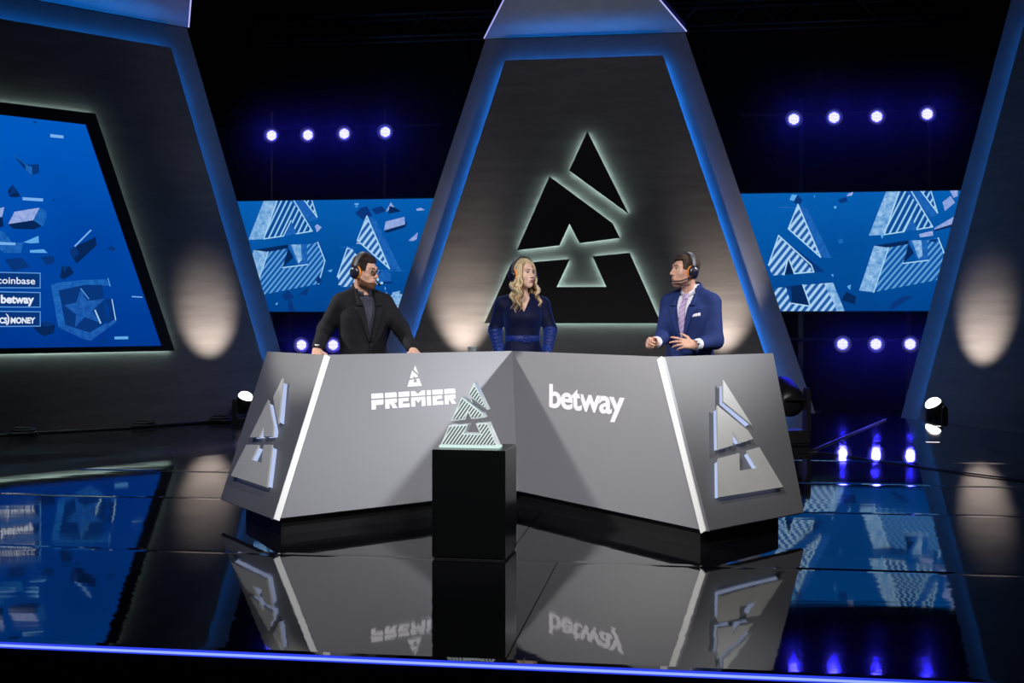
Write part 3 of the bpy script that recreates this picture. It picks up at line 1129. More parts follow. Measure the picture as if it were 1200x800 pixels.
def cable(label, pts, r=0.012):
    bm = bmesh.new()
    P = [Vector(p) for p in pts]
    out = []
    for i in range(len(P) - 1):
        p0, p1, p2, p3 = P[max(i - 1, 0)], P[i], P[i + 1], P[min(i + 2, len(P) - 1)]
        for k in range(8):
            t = k / 8
            out.append(0.5 * ((2 * p1) + (p2 - p0) * t + (2 * p0 - 5 * p1 + 4 * p2 - p3) * t * t + (3 * p1 - p0 - 3 * p2 + p3) * t ** 3))
    out.append(P[-1])
    add_tube(bm, out, r, 6)
    return tag(bm_obj('cable', bm, M_cable, smooth=True), label, 'cable')


cable('thin black cable crossing the glossy floor at the right', [(2.86, 11.94, 0.009), (3.13, 11.86, 0.009), (3.6, 10.95, 0.009), (4.24, 9.9, 0.009), (5.5, 9.0, 0.009)], 0.007)
cable('thin straight cable lying from the desk end to the back of the stage', [(3.03, 12.1, 0.010), (3.7, 13.42, 0.010), (4.37, 14.73, 0.010), (5.0, 15.97, 0.010)], 0.008)
tl = math.radians(TH_L)
nl = Vector((math.sin(tl), -math.cos(tl), 0))
ul = Vector((math.cos(tl), math.sin(tl), 0))
basep = lambda s, d: Vector((-3.56, 19.9, -0.232)) + ul * s + nl * d
cable('bundled black cable along the foot of the left set wall', [basep(-6.5, 0.5), basep(-5.2, 0.42), basep(-4.6, 0.35), basep(-3.4, 0.5), basep(-2.6, 0.4), basep(-1.5, 0.45), basep(-1.0, 0.9)], 0.022)
for s, lab in ((-4.75, 'tangled coil of black cable at the left edge by the wall foot'), (-3.0, 'loose coil of black cable in the middle of the left wall foot'),
               (-1.75, 'small coil of black cable by the wall foot near the desk')):
    c = basep(s, 0.55)
    cable(lab, [c + Vector((0.2 * math.cos(a) * (1 - 0.02 * a), 0.13 * math.sin(a) * (1 - 0.02 * a), 0.006 * a)) for a in np.arange(0, 16, 0.9)], 0.016)

# ---------------------------------------------------------------- desk
desk = thing('presenter_desk', 'grey angular presenter desk with slanted panels, white letters and silver emblems', 'desk', (0, 8.6, 0))
DO = Vector((0, 8.6, 0))
zt, zb = 1.10, 0.12
BL0, BL1, BC, BR1, BR0 = [Vector(p) for p in ((-1.97, 8.07, zb), (-1.454, 7.27, zb), (0.042, 8.47, zb), (1.117, 6.86, zb), (1.84, 7.53, zb))]
TL0, TL1, TC, TR1, TR0 = [Vector(p) for p in ((-1.803, 8.794, zt), (-1.246, 7.931, zt), (0.0, 8.93, zt), (0.945, 7.515, zt), (1.820, 8.327, zt))]


def slab(name, quad, th, m, inward):
    """quad p0..p3 (bottom-left, bottom-right, top-right, top-left) thickened towards `inward`"""
    q = [Vector(p) - DO for p in quad]
    nn = (q[1] - q[0]).cross(q[3] - q[0]).normalized()
    if nn.dot(inward) < 0: nn = -nn
    b = [p + nn * th for p in q]
    return mesh_obj(name, q + b, [(0, 1, 2, 3), (7, 6, 5, 4), (0, 4, 5, 1), (1, 5, 6, 2), (2, 6, 7, 3), (3, 7, 4, 0)], m, desk)


back = Vector((0.1, 1, 0))
fpL = slab('front_panel', (BL1, BC, TC, TL1), 0.025, M_desk, back)
fpR = slab('front_panel', (BC, BR1, TR1, TC), 0.025, M_desk, back)
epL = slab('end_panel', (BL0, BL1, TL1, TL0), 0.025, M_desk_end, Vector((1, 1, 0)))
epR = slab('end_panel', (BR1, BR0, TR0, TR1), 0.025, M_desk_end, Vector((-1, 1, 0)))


def edge_strip(a, b, side):
    """white profile along the front edge of a wing"""
    a, b = a - DO, b - DO
    up = (b - a).normalized()
    s = (side - up * side.dot(up)).normalized()
    nn = s.cross(up).normalized()
    if nn.y > 0: nn = -nn
    w0, h = 0.040, 0.010
    P = [a, a + s * w0, b + s * w0, b]
    P2 = [p + nn * h for p in P]
    mesh_obj('edge_strip', P + P2, [(3, 2, 1, 0), (4, 5, 6, 7), (0, 1, 5, 4), (1, 2, 6, 5), (2, 3, 7, 6), (3, 0, 4, 7)], M_whitestrip, desk)


edge_strip(BL1, TL1, BC - BL1)
edge_strip(BR1, TR1, BC - BR1)
# worktop a little below the rim of the panels
uL, uR = (TC - TL1).normalized(), (TC - TR1).normalized()
eL, eR = (TL0 - TL1).normalized(), (TR0 - TR1).normalized()
d_ = 0.45
zw = Vector((0, 0, 1.03 - zt))
wt = [TL0 + zw, TL1 + zw + uL * 0.04 + eL * 0.04, TC + zw + Vector((0.01, 0.05, 0)), TR1 + zw + uR * 0.04 + eR * 0.04, TR0 + zw]
inR = TR1 + zw + eR * d_
inL = TL1 + zw + eL * d_
ICp = TC + zw + Vector((0.09, 0.63, 0))
poly = [wt[0], wt[1], wt[2], wt[3], wt[4], wt[4] + uR * 0.38, inR + uR * 0.38, ICp, inL + uL * 0.38, wt[0] + uL * 0.38]
poly = [p - DO for p in poly]
bm = bmesh.new()
add_prism(bm, [(p.x, p.y) for p in poly], 1.0, 1.03, lambda x, y, z: Vector((x, z, y)))
bm_obj('worktop', bm, mat('worktop_dark_grey', lin((70, 70, 74)), 0.5), desk)
# black plinth
pl = [BL0 + Vector((0.16, 0.06, 0)), BL1 + Vector((0.03, 0.10, 0)), BC + Vector((0, 0.08, 0)), BR1 + Vector((-0.02, 0.10, 0)), BR0 + Vector((-0.15, 0.05, 0)),
      BR0 + Vector((-0.45, 0.45, 0)), BC + Vector((0.1, 1.0, 0)), BL0 + Vector((0.5, 0.5, 0))]
bm = bmesh.new()
add_prism(bm, [(p.x - DO.x, p.y - DO.y) for p in pl], 0.0, 0.125, lambda x, y, z: Vector((x, z, y)))
bm_obj('plinth', bm, M_black, desk)


def panel_frame(p0, p1, p3, inward):
    nn = (p1 - p0).cross(p3 - p0).normalized()
    if nn.dot(inward) > 0: nn = -nn
    return p0, nn            # plane point, outward normal


class Affine:
    """maps flat artwork (x right, z up) to a panel plane, pinned at three measured points"""

    def __init__(self, plane, ori, ux, uz, d):
        P, N = plane
        self.N = N
        g = lambda p: on_plane(*p, P + N * d, N) - DO
        self.o = g(ori)
        self.u = g(ux) - self.o
        self.v = g(uz) - self.o

    def __call__(self, x, y, z):
        return self.o + self.u * x + self.v * z - self.N * y


plL, plR = panel_frame(BL1, BC, TL1, back), panel_frame(BC, BR1, TC, back)
peL, peR = panel_frame(BL0, BL1, TL0, Vector((1, 1, 0))), panel_frame(BR1, BR0, TR1, Vector((-1, 1, 0)))


def desk_emblem(plane, bl, br, apex, m_front, d0, d1, glow):
    P, N = plane
    g = lambda p: on_plane(*p, P + N * d1, N) - DO
    a, b, t = g(bl), g(br), g(apex)
    mid = (a + b) / 2
    u = b - a
    v = (t - mid - u * 0.088) / 1.082
    f = lambda x, y, z: mid + u * x + v * z - N * y
    for poly in LOGO:
        bm = bmesh.new()
        add_prism(bm, poly, 0.0, d1 - d0, f)
        o = bm_obj('emblem_piece', bm, m_front, desk)
        if glow:
            bm = bmesh.new()
            add_prism(bm, offset_poly(poly, 0.018), d1 - d0, d1 - 0.001, f)
            bm_obj('glow_body', bm, E_desk, o)


desk_emblem(peL, (270.5, 557), (312.5, 570.7), (331.3, 442.5), M_desk_logo, 0.036, 0.048, True)
desk_emblem(peR, (842.6, 582.4), (917.9, 570.4), (847.4, 444.4), M_desk_logo, 0.036, 0.048, True)
desk_emblem(plL, (477.5, 453), (494.3, 452), (486.3, 428), M_white, 0.0005, 0.0025, False)

# PREMIER in block letters cut by a thin slit
T_ = lambda w: [(0, .68), (w, .68), (w, .92), (w - .08, 1), (0, 1)]
LET = {
    'P': (1.0, [T_(1.0), [(0, 0), (.36, 0), (.36, .27), (.92, .27), (1, .35), (1, .60), (0, .60)]]),
    'R': (1.0, [T_(1.0), [(0, 0), (.36, 0), (.36, .60), (0, .60)], [(.36, .30), (1, .36), (1, .60), (.36, .60)], [(.40, .32), (.78, .32), (1.04, 0), (.66, 0)]]),
    'E': (0.94, [[(0, .68), (.94, .68), (.94, 1), (0, 1)], [(0, 0), (.36, 0), (.36, .60), (0, .60)], [(.36, .38), (.86, .38), (.86, .60), (.36, .60)], [(.36, 0), (.94, 0), (.94, .24), (.36, .24)]]),
    'M': (1.24, [[(0, .68), (1.24, .68), (1.24, 1), (.92, 1), (.62, .80), (.32, 1), (0, 1)], [(0, 0), (.34, 0), (.34, .60), (0, .60)],
                 [(.90, 0), (1.24, 0), (1.24, .60), (.90, .60)], [(.34, .60), (.34, .46), (.62, .22), (.90, .46), (.90, .60)]]),
    'I': (0.36, [[(0, .68), (.36, .68), (.36, 1), (0, 1)], [(0, 0), (.36, 0), (.36, .60), (0, .60)]]),
}
tot = sum(LET[c][0] for c in 'PREMIER') + 6 * 0.14
F = Affine(plL, (435.5, 480), (534.2, 472.8), (435.2, 461.2), 0.0022)
x = 0.0
for c in 'PREMIER':
    wd, polys = LET[c]
    bm = bmesh.new()
    for p in polys:
        add_prism(bm, [((x + a) / tot, b) for a, b in p], 0.0, 0.0018, F)
    bm_obj('letter', bm, M_white, desk)
    x += wd + 0.14
# betway
F = Affine(plR, (643.4, 476.2), (712.5, 483.6), (643.6, 449.6), 0.0025)
bt = text_mesh('letters', 'betway', 1.0, M_white, desk, Matrix(), 0.028, 0.002, 1.0, 0.93)
vs = bt.data.vertices
xs = np.array([v.co.x for v in vs])
ys = np.array([v.co.y for v in vs])
wA = xs.max() - xs.min()
scx = (729.5 - 643.4) / (712.5 - 643.4) / wA
asc = ys.max()
for v in vs:
    v.co = F((v.co.x - xs.min()) * scx * 1.012, -v.co.z * 0.5 + 0.001, v.co.y / asc)

# ---------------------------------------------------------------- pedestal and trophy
ped = thing('pedestal', 'square black pedestal in front of the desk under the glass trophy', 'pedestal', (-0.2355, 6.655, 0), (0, 0, math.radians(-10)))
bm = bmesh.new()
add_box(bm, (0.0, 0.145, 0.31), (0.416, 0.36, 0.60))
bmesh.ops.bevel(bm, geom=bm.edges[:], offset=0.004, segments=1, affect='EDGES')
bm_obj('body', bm, mat('pedestal_black_gloss', (0.003, 0.0035, 0.0035), 0.22, spec=0.2), ped)
bm = bmesh.new()
add_box(bm, (0.0, 0.145, 0.005), (0.40, 0.344, 0.01))
bm_obj('foot', bm, M_black, ped)


def stripe_glass():
    m = bpy.data.materials.new('etched_glass')
    m.use_nodes = True
    nt = m.node_tree
    b = nt.nodes['Principled BSDF']
    tc = nt.nodes.new('ShaderNodeTexCoord')
    d = nt.nodes.new('ShaderNodeVectorMath')
    d.operation = 'DOT_PRODUCT'
    a = math.radians(-35)
    d.inputs[1].default_value = (math.cos(a) * 62, 0, math.sin(a) * 62)
    nt.links.new(tc.outputs['Object'], d.inputs[0])
    fr = nt.nodes.new('ShaderNodeMath')
    fr.operation = 'FRACT'
    nt.links.new(d.outputs['Value'], fr.inputs[0])
    cr = nt.nodes.new('ShaderNodeValToRGB')
    el = cr.color_ramp.elements
    el[0].position, el[0].color = 0.40, (0.80, 0.90, 0.88, 1)
    el[1].position, el[1].color = 0.48, (0.07, 0.10, 0.11, 1)
    e3 = el.new(0.92); e3.color = (0.13, 0.17, 0.18, 1)
    e4 = el.new(0.98); e4.color = (0.80, 0.90, 0.88, 1)
    nt.links.new(fr.outputs[0], cr.inputs[0])
    nt.links.new(cr.outputs[0], b.inputs['Base Color'])
    b.inputs['Roughness'].default_value = 0.12
    b.inputs['Coat Weight'].default_value = 0.5
    return m


M_glass = mat('clear_glass', (0.85, 0.95, 0.95), 0.03)
M_glass.node_tree.nodes['Principled BSDF'].inputs['Transmission Weight'].default_value = 0.85
M_glass.node_tree.nodes['Principled BSDF'].inputs['IOR'].default_value = 1.45
M_frost = mat('frosted_glass_edge', (0.72, 0.82, 0.82), 0.18, coat=0.4)
M_etch = stripe_glass()
tro = thing('trophy', 'glass trophy of three striped angular pieces standing on the black pedestal', 'trophy', (-0.235, 6.785, 0.61), (0, 0, math.radians(-10)))
bm = bmesh.new()
add_box(bm, (0, 0, 0.006), (0.345, 0.10, 0.012))
bm_obj('base_plate', bm, emit('trophy_base_glow', (0.75, 1.0, 0.92), 0.9), tro)['label'] = 'thin glowing base plate'
for k, poly in enumerate(LOGO):
    P = place(poly, 0.0, 0.013, 0.33, 1.0)
    P = [(x, z) for x, z in P]
    bm = bmesh.new()
    add_prism(bm, P, -0.045, 0.045)
    piece = bm_obj('glass_piece', bm, M_frost, tro)
    bm = bmesh.new()
    add_prism(bm, offset_poly(P, 0.007), -0.048, -0.0455)
    bm_obj('etched_face', bm, M_etch, piece)
    # clear links between the pieces
bm = bmesh.new()
for cx, cz, sx, sz in ((-0.06, 0.142, 0.02, 0.05), (0.055, 0.150, 0.02, 0.05), (0.03, 0.262, 0.05, 0.02)):
    add_box(bm, (cx, 0.0, cz), (sx, 0.03, sz))
bm_obj('clear_link', bm, M_glass, tro)

# water glass on the desk
tum = thing('drinking_glass', 'small clear drinking glass on the desk beside the woman', 'glass', (-0.30, 9.0, 1.03))
bm = bmesh.new()
add_lathe(bm, [(0.026, 0.0), (0.034, 0.10), (0.031, 0.10), (0.024, 0.008)], 20, cap=True)
bm_obj('tumbler', bm, M_glass, tum, smooth=True)


# ================================================================= PEOPLE
# distance-field modelling: smooth blended forms, meshed as one continuous surface
def smin(a, b, k):
    if k <= 0: return np.minimum(a, b)
    h = np.maximum(k - np.abs(a - b), 0.0) / k
    return np.minimum(a, b) - h * h * k * 0.25


def axis(lo, hi, h, fine):
    """grid coordinates: step h, finer inside the given (lo,hi,h) spans"""
    out = [lo]
    while out[-1] < hi:
        x = out[-1]
        st = h
        for a, b, f in fine:
            if a <= x < b: st = min(st, f)
            elif x < a < x + st: st = max(a - x, f)
        out.append(x + st)
    return np.array(out, dtype=np.float32)


class Field:
    def __init__(self, xs, ys, zs):
        self.ax = (xs, ys, zs)
        self.D = np.full((len(xs), len(ys), len(zs)), 0.5, dtype=np.float32)

    def win(self, lo, hi, m):
        s = []
        for a, l, h in zip(self.ax, lo, hi):
            i0 = max(int(np.searchsorted(a, l - m)) - 1, 0)
            i1 = min(int(np.searchsorted(a, h + m)) + 1, len(a))
            s.append(slice(i0, max(i1, i0)))
        s = tuple(s)
        X, Y, Z = np.ix_(self.ax[0][s[0]], self.ax[1][s[1]], self.ax[2][s[2]])
        return s, X, Y, Z

    def put(self, lo, hi, k, fn, op='add', m=None):
        s, X, Y, Z = self.win(lo, hi, (k + 0.03) if m is None else m)
        if 0 in self.D[s].shape: return
        d = fn(X, Y, Z).astype(np.float32)
        if op == 'add': self.D[s] = smin(self.D[s], d, k)
        elif op == 'cut': self.D[s] = -smin(-self.D[s], d, k)
        elif op == 'and': self.D[s] = -smin(-self.D[s], -d, k)

    def cone(self, a, b, ra, rb, k=0.02, op='add', ripple=None):
        a, b = np.array(a, float), np.array(b, float)
        r = max(ra, rb)
        ba = b - a
        L2 = float(ba @ ba) + 1e-12

        def fn(X, Y, Z):
            t = np.clip(((X - a[0]) * ba[0] + (Y - a[1]) * ba[1] + (Z - a[2]) * ba[2]) / L2, 0, 1)
            d = np.sqrt((X - a[0] - t * ba[0]) ** 2 + (Y - a[1] - t * ba[1]) ** 2 + (Z - a[2] - t * ba[2]) ** 2)
            rr = ra + (rb - ra) * t
            if ripple: rr = rr + ripple[1] * np.sin(t * ripple[0] + 2.0 * np.sin(9 * X + 7 * Z + 5 * Y))
            return d - rr
        self.put(np.minimum(a, b) - r, np.maximum(a, b) + r, k, fn, op)

    def chain(self, pts, rs, k=0.02, op='add'):
        for i in range(len(pts) - 1):
            self.cone(pts[i], pts[i + 1], rs[i], rs[i + 1], k, op)

    def ell(self, c, r, k=0.02, R=None, op='add'):
        c = np.array(c, float)
        r = np.array(r, float)
        Rm = np.array(R.to_3x3()) if R is not None else np.eye(3)
        s_ = abs(np.linalg.det(Rm)) ** (1 / 3)
        Rm = Rm / s_
        r = r * s_
        m = float(max(r))

        def fn(X, Y, Z):
            q = [(X - c[0]) * Rm[0, i] + (Y - c[1]) * Rm[1, i] + (Z - c[2]) * Rm[2, i] for i in range(3)]
            k0 = np.sqrt(sum((q[i] / r[i]) ** 2 for i in range(3)))
            k1 = np.sqrt(sum((q[i] / r[i] ** 2) ** 2 for i in range(3))) + 1e-9
            return k0 * (k0 - 1) / k1
        self.put(c - m, c + m, k, fn, op)

    def loft(self, rows, grow=0.0, k=0.04, n=2.3):
        """rows: (z, half width, half depth, centre y)"""
        rows = sorted(rows)
        zz = np.array([r[0] for r in rows]); aa = np.array([r[1] for r in rows]) + grow
        bb = np.array([r[2] for r in rows]) + grow; cc = np.array([r[3] for r in rows])
        A, B = aa.max(), bb.max()

        def fn(X, Y, Z):
            a, b, c = np.interp(Z, zz, aa), np.interp(Z, zz, bb), np.interp(Z, zz, cc)
            q = (np.abs(X / a) ** n + np.abs((Y - c) / b) ** n) ** (1.0 / n)
            d = (q - 1) * np.minimum(a, b)
            return np.maximum(d, np.maximum(zz[0] - Z, Z - zz[-1] - grow))
        self.put((-A, cc.min() - B, zz[0]), (A, cc.max() + B, zz[-1] + grow), k, fn)

    def mesh(self, name, m, parent, smooth=1):
        xs, ys, zs = self.ax
        D = self.D
        n = D.shape
        S = D < 0
        cells, pts, edges = [], [], []
        for ax in range(3):
            sl0 = [slice(None)] * 3; sl1 = [slice(None)] * 3
            sl0[ax] = slice(0, -1); sl1[ax] = slice(1, None)
            A, B = S[tuple(sl0)], S[tuple(sl1)]
            I = np.array(np.nonzero(A != B))
            o1, o2 = (ax + 1) % 3, (ax + 2) % 3
            ok = (I[o1] > 0) & (I[o2] > 0) & (I[o1] < n[o1] - 1) & (I[o2] < n[o2] - 1)
            I = I[:, ok]
            J = I.copy(); J[ax] += 1
            d0, d1 = D[tuple(I)], D[tuple(J)]
            t = d0 / (d0 - d1)
            P = np.stack([self.ax[q][I[q]] for q in range(3)], 1).astype(np.float64)
            P[:, ax] += t * (self.ax[ax][J[ax]] - self.ax[ax][I[ax]])
            ids = []
            for e1, e2 in ((-1, -1), (0, -1), (0, 0), (-1, 0)):
                C = I.copy(); C[o1] += e1; C[o2] += e2
                ids.append((C[0].astype(np.int64) * n[1] + C[1]) * n[2] + C[2])
            ids = np.stack(ids, 1)
            flip = ~A[tuple(I)]
            q = ids.copy(); q[flip] = q[flip][:, ::-1]
            edges.append(q); cells.append(ids.ravel()); pts.append(np.repeat(P, 4, 0))
        cells = np.concatenate(cells); pts = np.concatenate(pts); quads = np.concatenate(edges)
        u, inv = np.unique(cells, return_inverse=True)
        cnt = np.bincount(inv)
        V = np.stack([np.bincount(inv, pts[:, i]) / cnt for i in range(3)], 1)
        Q = np.searchsorted(u, quads)
        for _ in range(smooth):
            acc = np.zeros_like(V); c = np.zeros(len(V))
            for i in range(4):
                a, b = Q[:, i], Q[:, (i + 1) % 4]
                for x, y in ((a, b), (b, a)):
                    c += np.bincount(x, minlength=len(V))
                    for w_ in range(3): acc[:, w_] += np.bincount(x, V[y, w_], minlength=len(V))
            V = 0.5 * V + 0.5 * acc / np.maximum(c, 1)[:, None]
        me = bpy.data.meshes.new(name)
        me.vertices.add(len(V)); me.vertices.foreach_set('co', V.astype(np.float32).ravel())
        me.loops.add(Q.size); me.loops.foreach_set('vertex_index', Q.astype(np.int32).ravel())
        me.polygons.add(len(Q)); me.polygons.foreach_set('loop_start', np.arange(0, Q.size, 4, dtype=np.int32))
        me.polygons.foreach_set('use_smooth', np.ones(len(Q), dtype=bool))
        me.update(calc_edges=True); me.validate()
        if m: me.materials.append(m)
        o = bpy.data.objects.new(name, me)
        col.objects.link(o)
        if parent: o.parent = parent
        return o


def bvh_of(o):
    me = o.data
    return BVHTree.FromPolygons([v.co for v in me.vertices], [tuple(p.vertices) for p in me.polygons])


def drape(name, quads, bvh, dirn, m, parent, lift=0.003, thick=0.004, nu=6, nv=10):
    """cloth pieces given as (x,z) quads, cast along dirn onto a surface"""
    bm = bmesh.new()
    dirn = Vector(dirn).normalized()
    for c in quads:
        c = [Vector(p) for p in c]
        g = []
        for j in range(nv + 1):
            row = []
            for i in range(nu + 1):
                s, t = i / nu, j / nv
                p = (c[0] * (1 - s) + c[1] * s) * (1 - t) + (c[3] * (1 - s) + c[2] * s) * t
                h = bvh.ray_cast(Vector((p.x, 0, p.y)) - dirn * 1.0 + Vector((0, 0, 0)), dirn)
                q = h[0] if h[0] is not None else None
                row.append(q)
            g.append(row)
        good = [q for r in g for q in r if q is not None]
        if not good: continue
        my = sum(q.y for q in good) / len(good)
        F_, B_ = [], []
        for j in range(nv + 1):
            fr, br = [], []
            for i in range(nu + 1):
                q = g[j][i]
                if q is None:
                    s, t = i / nu, j / nv
                    p = (c[0] * (1 - s) + c[1] * s) * (1 - t) + (c[3] * (1 - s) + c[2] * s) * t
                    q = Vector((p.x, my, p.y))
                fr.append(bm.verts.new(q - dirn * (lift + thick)))
                br.append(bm.verts.new(q - dirn * (lift - 0.004)))
            F_.append(fr); B_.append(br)
        for j in range(nv):
            for i in range(nu):
                bm.faces.new([F_[j][i], F_[j][i + 1], F_[j + 1][i + 1], F_[j + 1][i]])
                bm.faces.new([B_[j][i], B_[j + 1][i], B_[j + 1][i + 1], B_[j][i + 1]])
        rim = [(F_[0][i], B_[0][i]) for i in range(nu + 1)] + [(F_[j][nu], B_[j][nu]) for j in range(1, nv + 1)] + \
              [(F_[nv][i], B_[nv][i]) for i in range(nu - 1, -1, -1)] + [(F_[j][0], B_[j][0]) for j in range(nv - 1, 0, -1)]
        for k in range(len(rim)):
            a, b = rim[k], rim[(k + 1) % len(rim)]
            bm.faces.new([a[0], a[1], b[1], b[0]])
    return bm_obj(name, bm, m, parent, smooth=True)


# materials for people
def skin_mat(name, rgb):
    m = mat(name, rgb, 0.48, spec=0.4, noise=0.06, nscale=30)
    b = m.node_tree.nodes['Principled BSDF']
    b.inputs['Subsurface Weight'].default_value = 0.12
    b.inputs['Subsurface Radius'].default_value = (0.012, 0.005, 0.003)
    b.inputs['Subsurface Scale'].default_value = 0.6
    return m


SK_M = skin_mat('skin_fair', lin((205, 160, 138)))
SK_W = skin_mat('skin_light', lin((234, 194, 174)))
SK_R = skin_mat('skin_tan', lin((208, 160, 138)))
M_lip = mat('lips', lin((172, 96, 92)), 0.4)
M_lipm = mat('lips_pale', lin((176, 116, 104)), 0.45)
M_eye = mat('eye_white', lin((225, 222, 220)), 0.2)
M_iris = mat('iris_dark', lin((48, 44, 46)), 0.2)
H_dark = mat('hair_dark_brown', lin((40, 29, 25)), 0.75, spec=0.2, noise=0.45, nscale=60, bump=0.4, bscale=90, stretch=(1, 0.25, 1))
H_brown = mat('hair_brown', lin((58, 43, 34)), 0.7, spec=0.25, noise=0.4, nscale=60, bump=0.4, bscale=90, stretch=(1, 0.25, 1))
H_beard = mat('beard_auburn', lin((98, 66, 50)), 0.7, spec=0.2, noise=0.5, nscale=90, bump=0.5, bscale=150)
H_stub = mat('stubble_brown', lin((166, 124, 104)), 0.6, noise=0.2, nscale=90)
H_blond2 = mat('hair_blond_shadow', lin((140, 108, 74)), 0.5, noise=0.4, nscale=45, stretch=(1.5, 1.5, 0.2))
H_blond = mat('hair_blond', lin((212, 188, 148)), 0.42, noise=0.35, nscale=45, bump=0.3, bscale=80, stretch=(1.5, 1.5, 0.2))
M_band = mat('headset_grey', lin((70, 70, 74)), 0.5, noise=0.2, nscale=40)
M_cup = mat('headset_navy_black', lin((22, 20, 40)), 0.3)
M_orange = mat('headset_orange_foam', lin((232, 140, 40)), 0.7, noise=0.1, nscale=60)


def rot_z(d): return Matrix.Rotation(math.radians(d), 4, 'Z')


def head_forms(F, M, k=0.02, female=False, beard=False):
    """head forms; M maps head space (face to -y) to the field's space"""
    R = M.to_3x3()
    g = lambda x, y, z: tuple(M @ Vector((x, y, z)))
    s = 0.93 if female else 1.0
    F.ell(g(0, 0.012, 0.034), (0.074 * s, 0.096, 0.086), 0.02, R)            # skull
    F.ell(g(0, -0.030, -0.020), (0.064 * s, 0.066, 0.085), 0.03, R)          # face mass
    F.ell(g(0, -0.052, -0.072), (0.047 * s * s, 0.042, 0.042), 0.03, R)          # jaw
    F.ell(g(0, -0.074, -0.100), (0.024 if not female else 0.019, 0.020, 0.018), 0.025, R)   # chin
    for q in (-1, 1):
        F.ell(g(q * 0.047 * s, -0.060, -0.022), (0.021, 0.024, 0.021), 0.025, R)            # cheekbone
        F.ell(g(q * 0.052 * s, -0.012, -0.066), (0.018, 0.034, 0.030), 0.03, R)             # jaw angle
    F.ell(g(0, -0.083, 0.036), (0.050, 0.016, 0.013 if not female else 0.009), 0.022, R)    # brow
    for q in (-1, 1):
        F.ell(g(q * 0.031, -0.104, 0.012), (0.016, 0.014, 0.009), 0.012, R, 'cut')          # eye socket
    F.cone(g(0, -0.094, 0.018), g(0, -0.117, -0.024), 0.0075 * M.to_scale().x, 0.0112 * M.to_scale().x, 0.014)                # nose bridge and tip
    for q in (-1, 1):
        F.ell(g(q * 0.011, -0.104, -0.031), (0.0085, 0.010, 0.007), 0.008, R)
    F.ell(g(0, -0.096, -0.055), (0.020, 0.010, 0.0075), 0.012, R)                           # lips mass
    F.ell(g(0, -0.094, -0.068), (0.018, 0.010, 0.0075), 0.012, R)
    F.ell(g(0, -0.109, -0.0615), (0.022, 0.010, 0.0016), 0.003, R, 'cut')                   # mouth line
    F.ell(g(0, -0.100, -0.083), (0.018, 0.008, 0.006), 0.010, R, 'cut')                     # hollow under the lip
    for q in (-1, 1):
        F.ell(g(q * 0.076 * s, 0.014, -0.006), (0.010, 0.020, 0.030), 0.010, R)             # ears


def head_field(M, h=0.0034):
    c = M @ Vector((0, 0, 0))
    xs = np.arange(c.x - 0.19, c.x + 0.19, h, dtype=np.float32)
    ys = np.arange(c.y - 0.19, c.y + 0.19, h, dtype=np.float32)
    zs = np.arange(c.z - 0.20, c.z + 0.18, h, dtype=np.float32)
    return Field(xs, ys, zs)


def head_coords(F, M):
    """head-space coordinate arrays of a field"""
    X, Y, Z = np.ix_(*F.ax)
    I = np.array(M.inverted())
    return [I[i, 0] * X + I[i, 1] * Y + I[i, 2] * Z + I[i, 3] for i in range(3)]


def features(root, M, bvh, brow, lip, female=False):
    """eyes, brows and lips on the face"""
    for q in (-1, 1):
        bm = bmesh.new()
        bmesh.ops.create_uvsphere(bm, u_segments=14, v_segments=10, radius=0.0104, matrix=M @ Matrix.Translation((q * 0.0305, -0.0825, 0.0105)))
        e = bm_obj('eye', bm, M_eye, root, smooth=True)
        bm = bmesh.new()
        bmesh.ops.create_uvsphere(bm, u_segments=12, v_segments=8, radius=0.0074, matrix=M @ Matrix.Translation((q * 0.0305, -0.0870, 0.0100)))
        bm_obj('iris', bm, M_iris, e, smooth=True)
        bm = bmesh.new()
        add_tube(bm, [M @ Vector((q * (0.031 + t), -0.0965 + 9 * t * t, 0.0195 - 22 * t * t)) for t in (-0.014, -0.008, 0, 0.008, 0.014)], 0.0022 if female else 0.0016, 5)
        bm_obj('eyelid', bm, brow, root, smooth=True)
        P = []
        fw = (M.to_3x3() @ Vector((0, 1, 0)))
        for t in (-0.019, -0.010, 0.0, 0.010, 0.019):
            p = M @ Vector((q * (0.032 + t), -0.2, 0.0345 + 0.003 * (1 - (t / 0.019) ** 2) + (0.002 if t > 0 else -0.001)))
            h = bvh.ray_cast(p, fw)
            P.append((h[0] if h[0] is not None else M @ Vector((q * (0.032 + t), -0.09, 0.035))) - fw * 0.0005)
        bm = bmesh.new()
        add_tube(bm, P, [0.0026, 0.0036, 0.0038, 0.003, 0.0016] if not female else [0.002, 0.0028, 0.0028, 0.002, 0.001], 6)
        bm_obj('eyebrow', bm, brow, root, smooth=True)
    for zc, w_, nm in ((-0.0560, 0.019, 'upper_lip'), (-0.0675, 0.017, 'lower_lip')):
        bm = bmesh.new()
        P = []
        fw = (M.to_3x3() @ Vector((0, 1, 0)))
        for t in (-1, -0.5, 0, 0.5, 1):
            h = bvh.ray_cast(M @ Vector((t * w_, -0.2, zc - 0.002 * t * t * (1 if nm[0] == 'u' else -1))), fw)
            P.append((h[0] if h[0] is not None else M @ Vector((t * w_, -0.1, zc))) + fw * 0.0012)
        add_tube(bm, P, [0.0015, 0.0038, 0.0045, 0.0038, 0.0015], 6)
        bm_obj(nm, bm, lip, root, smooth=True)


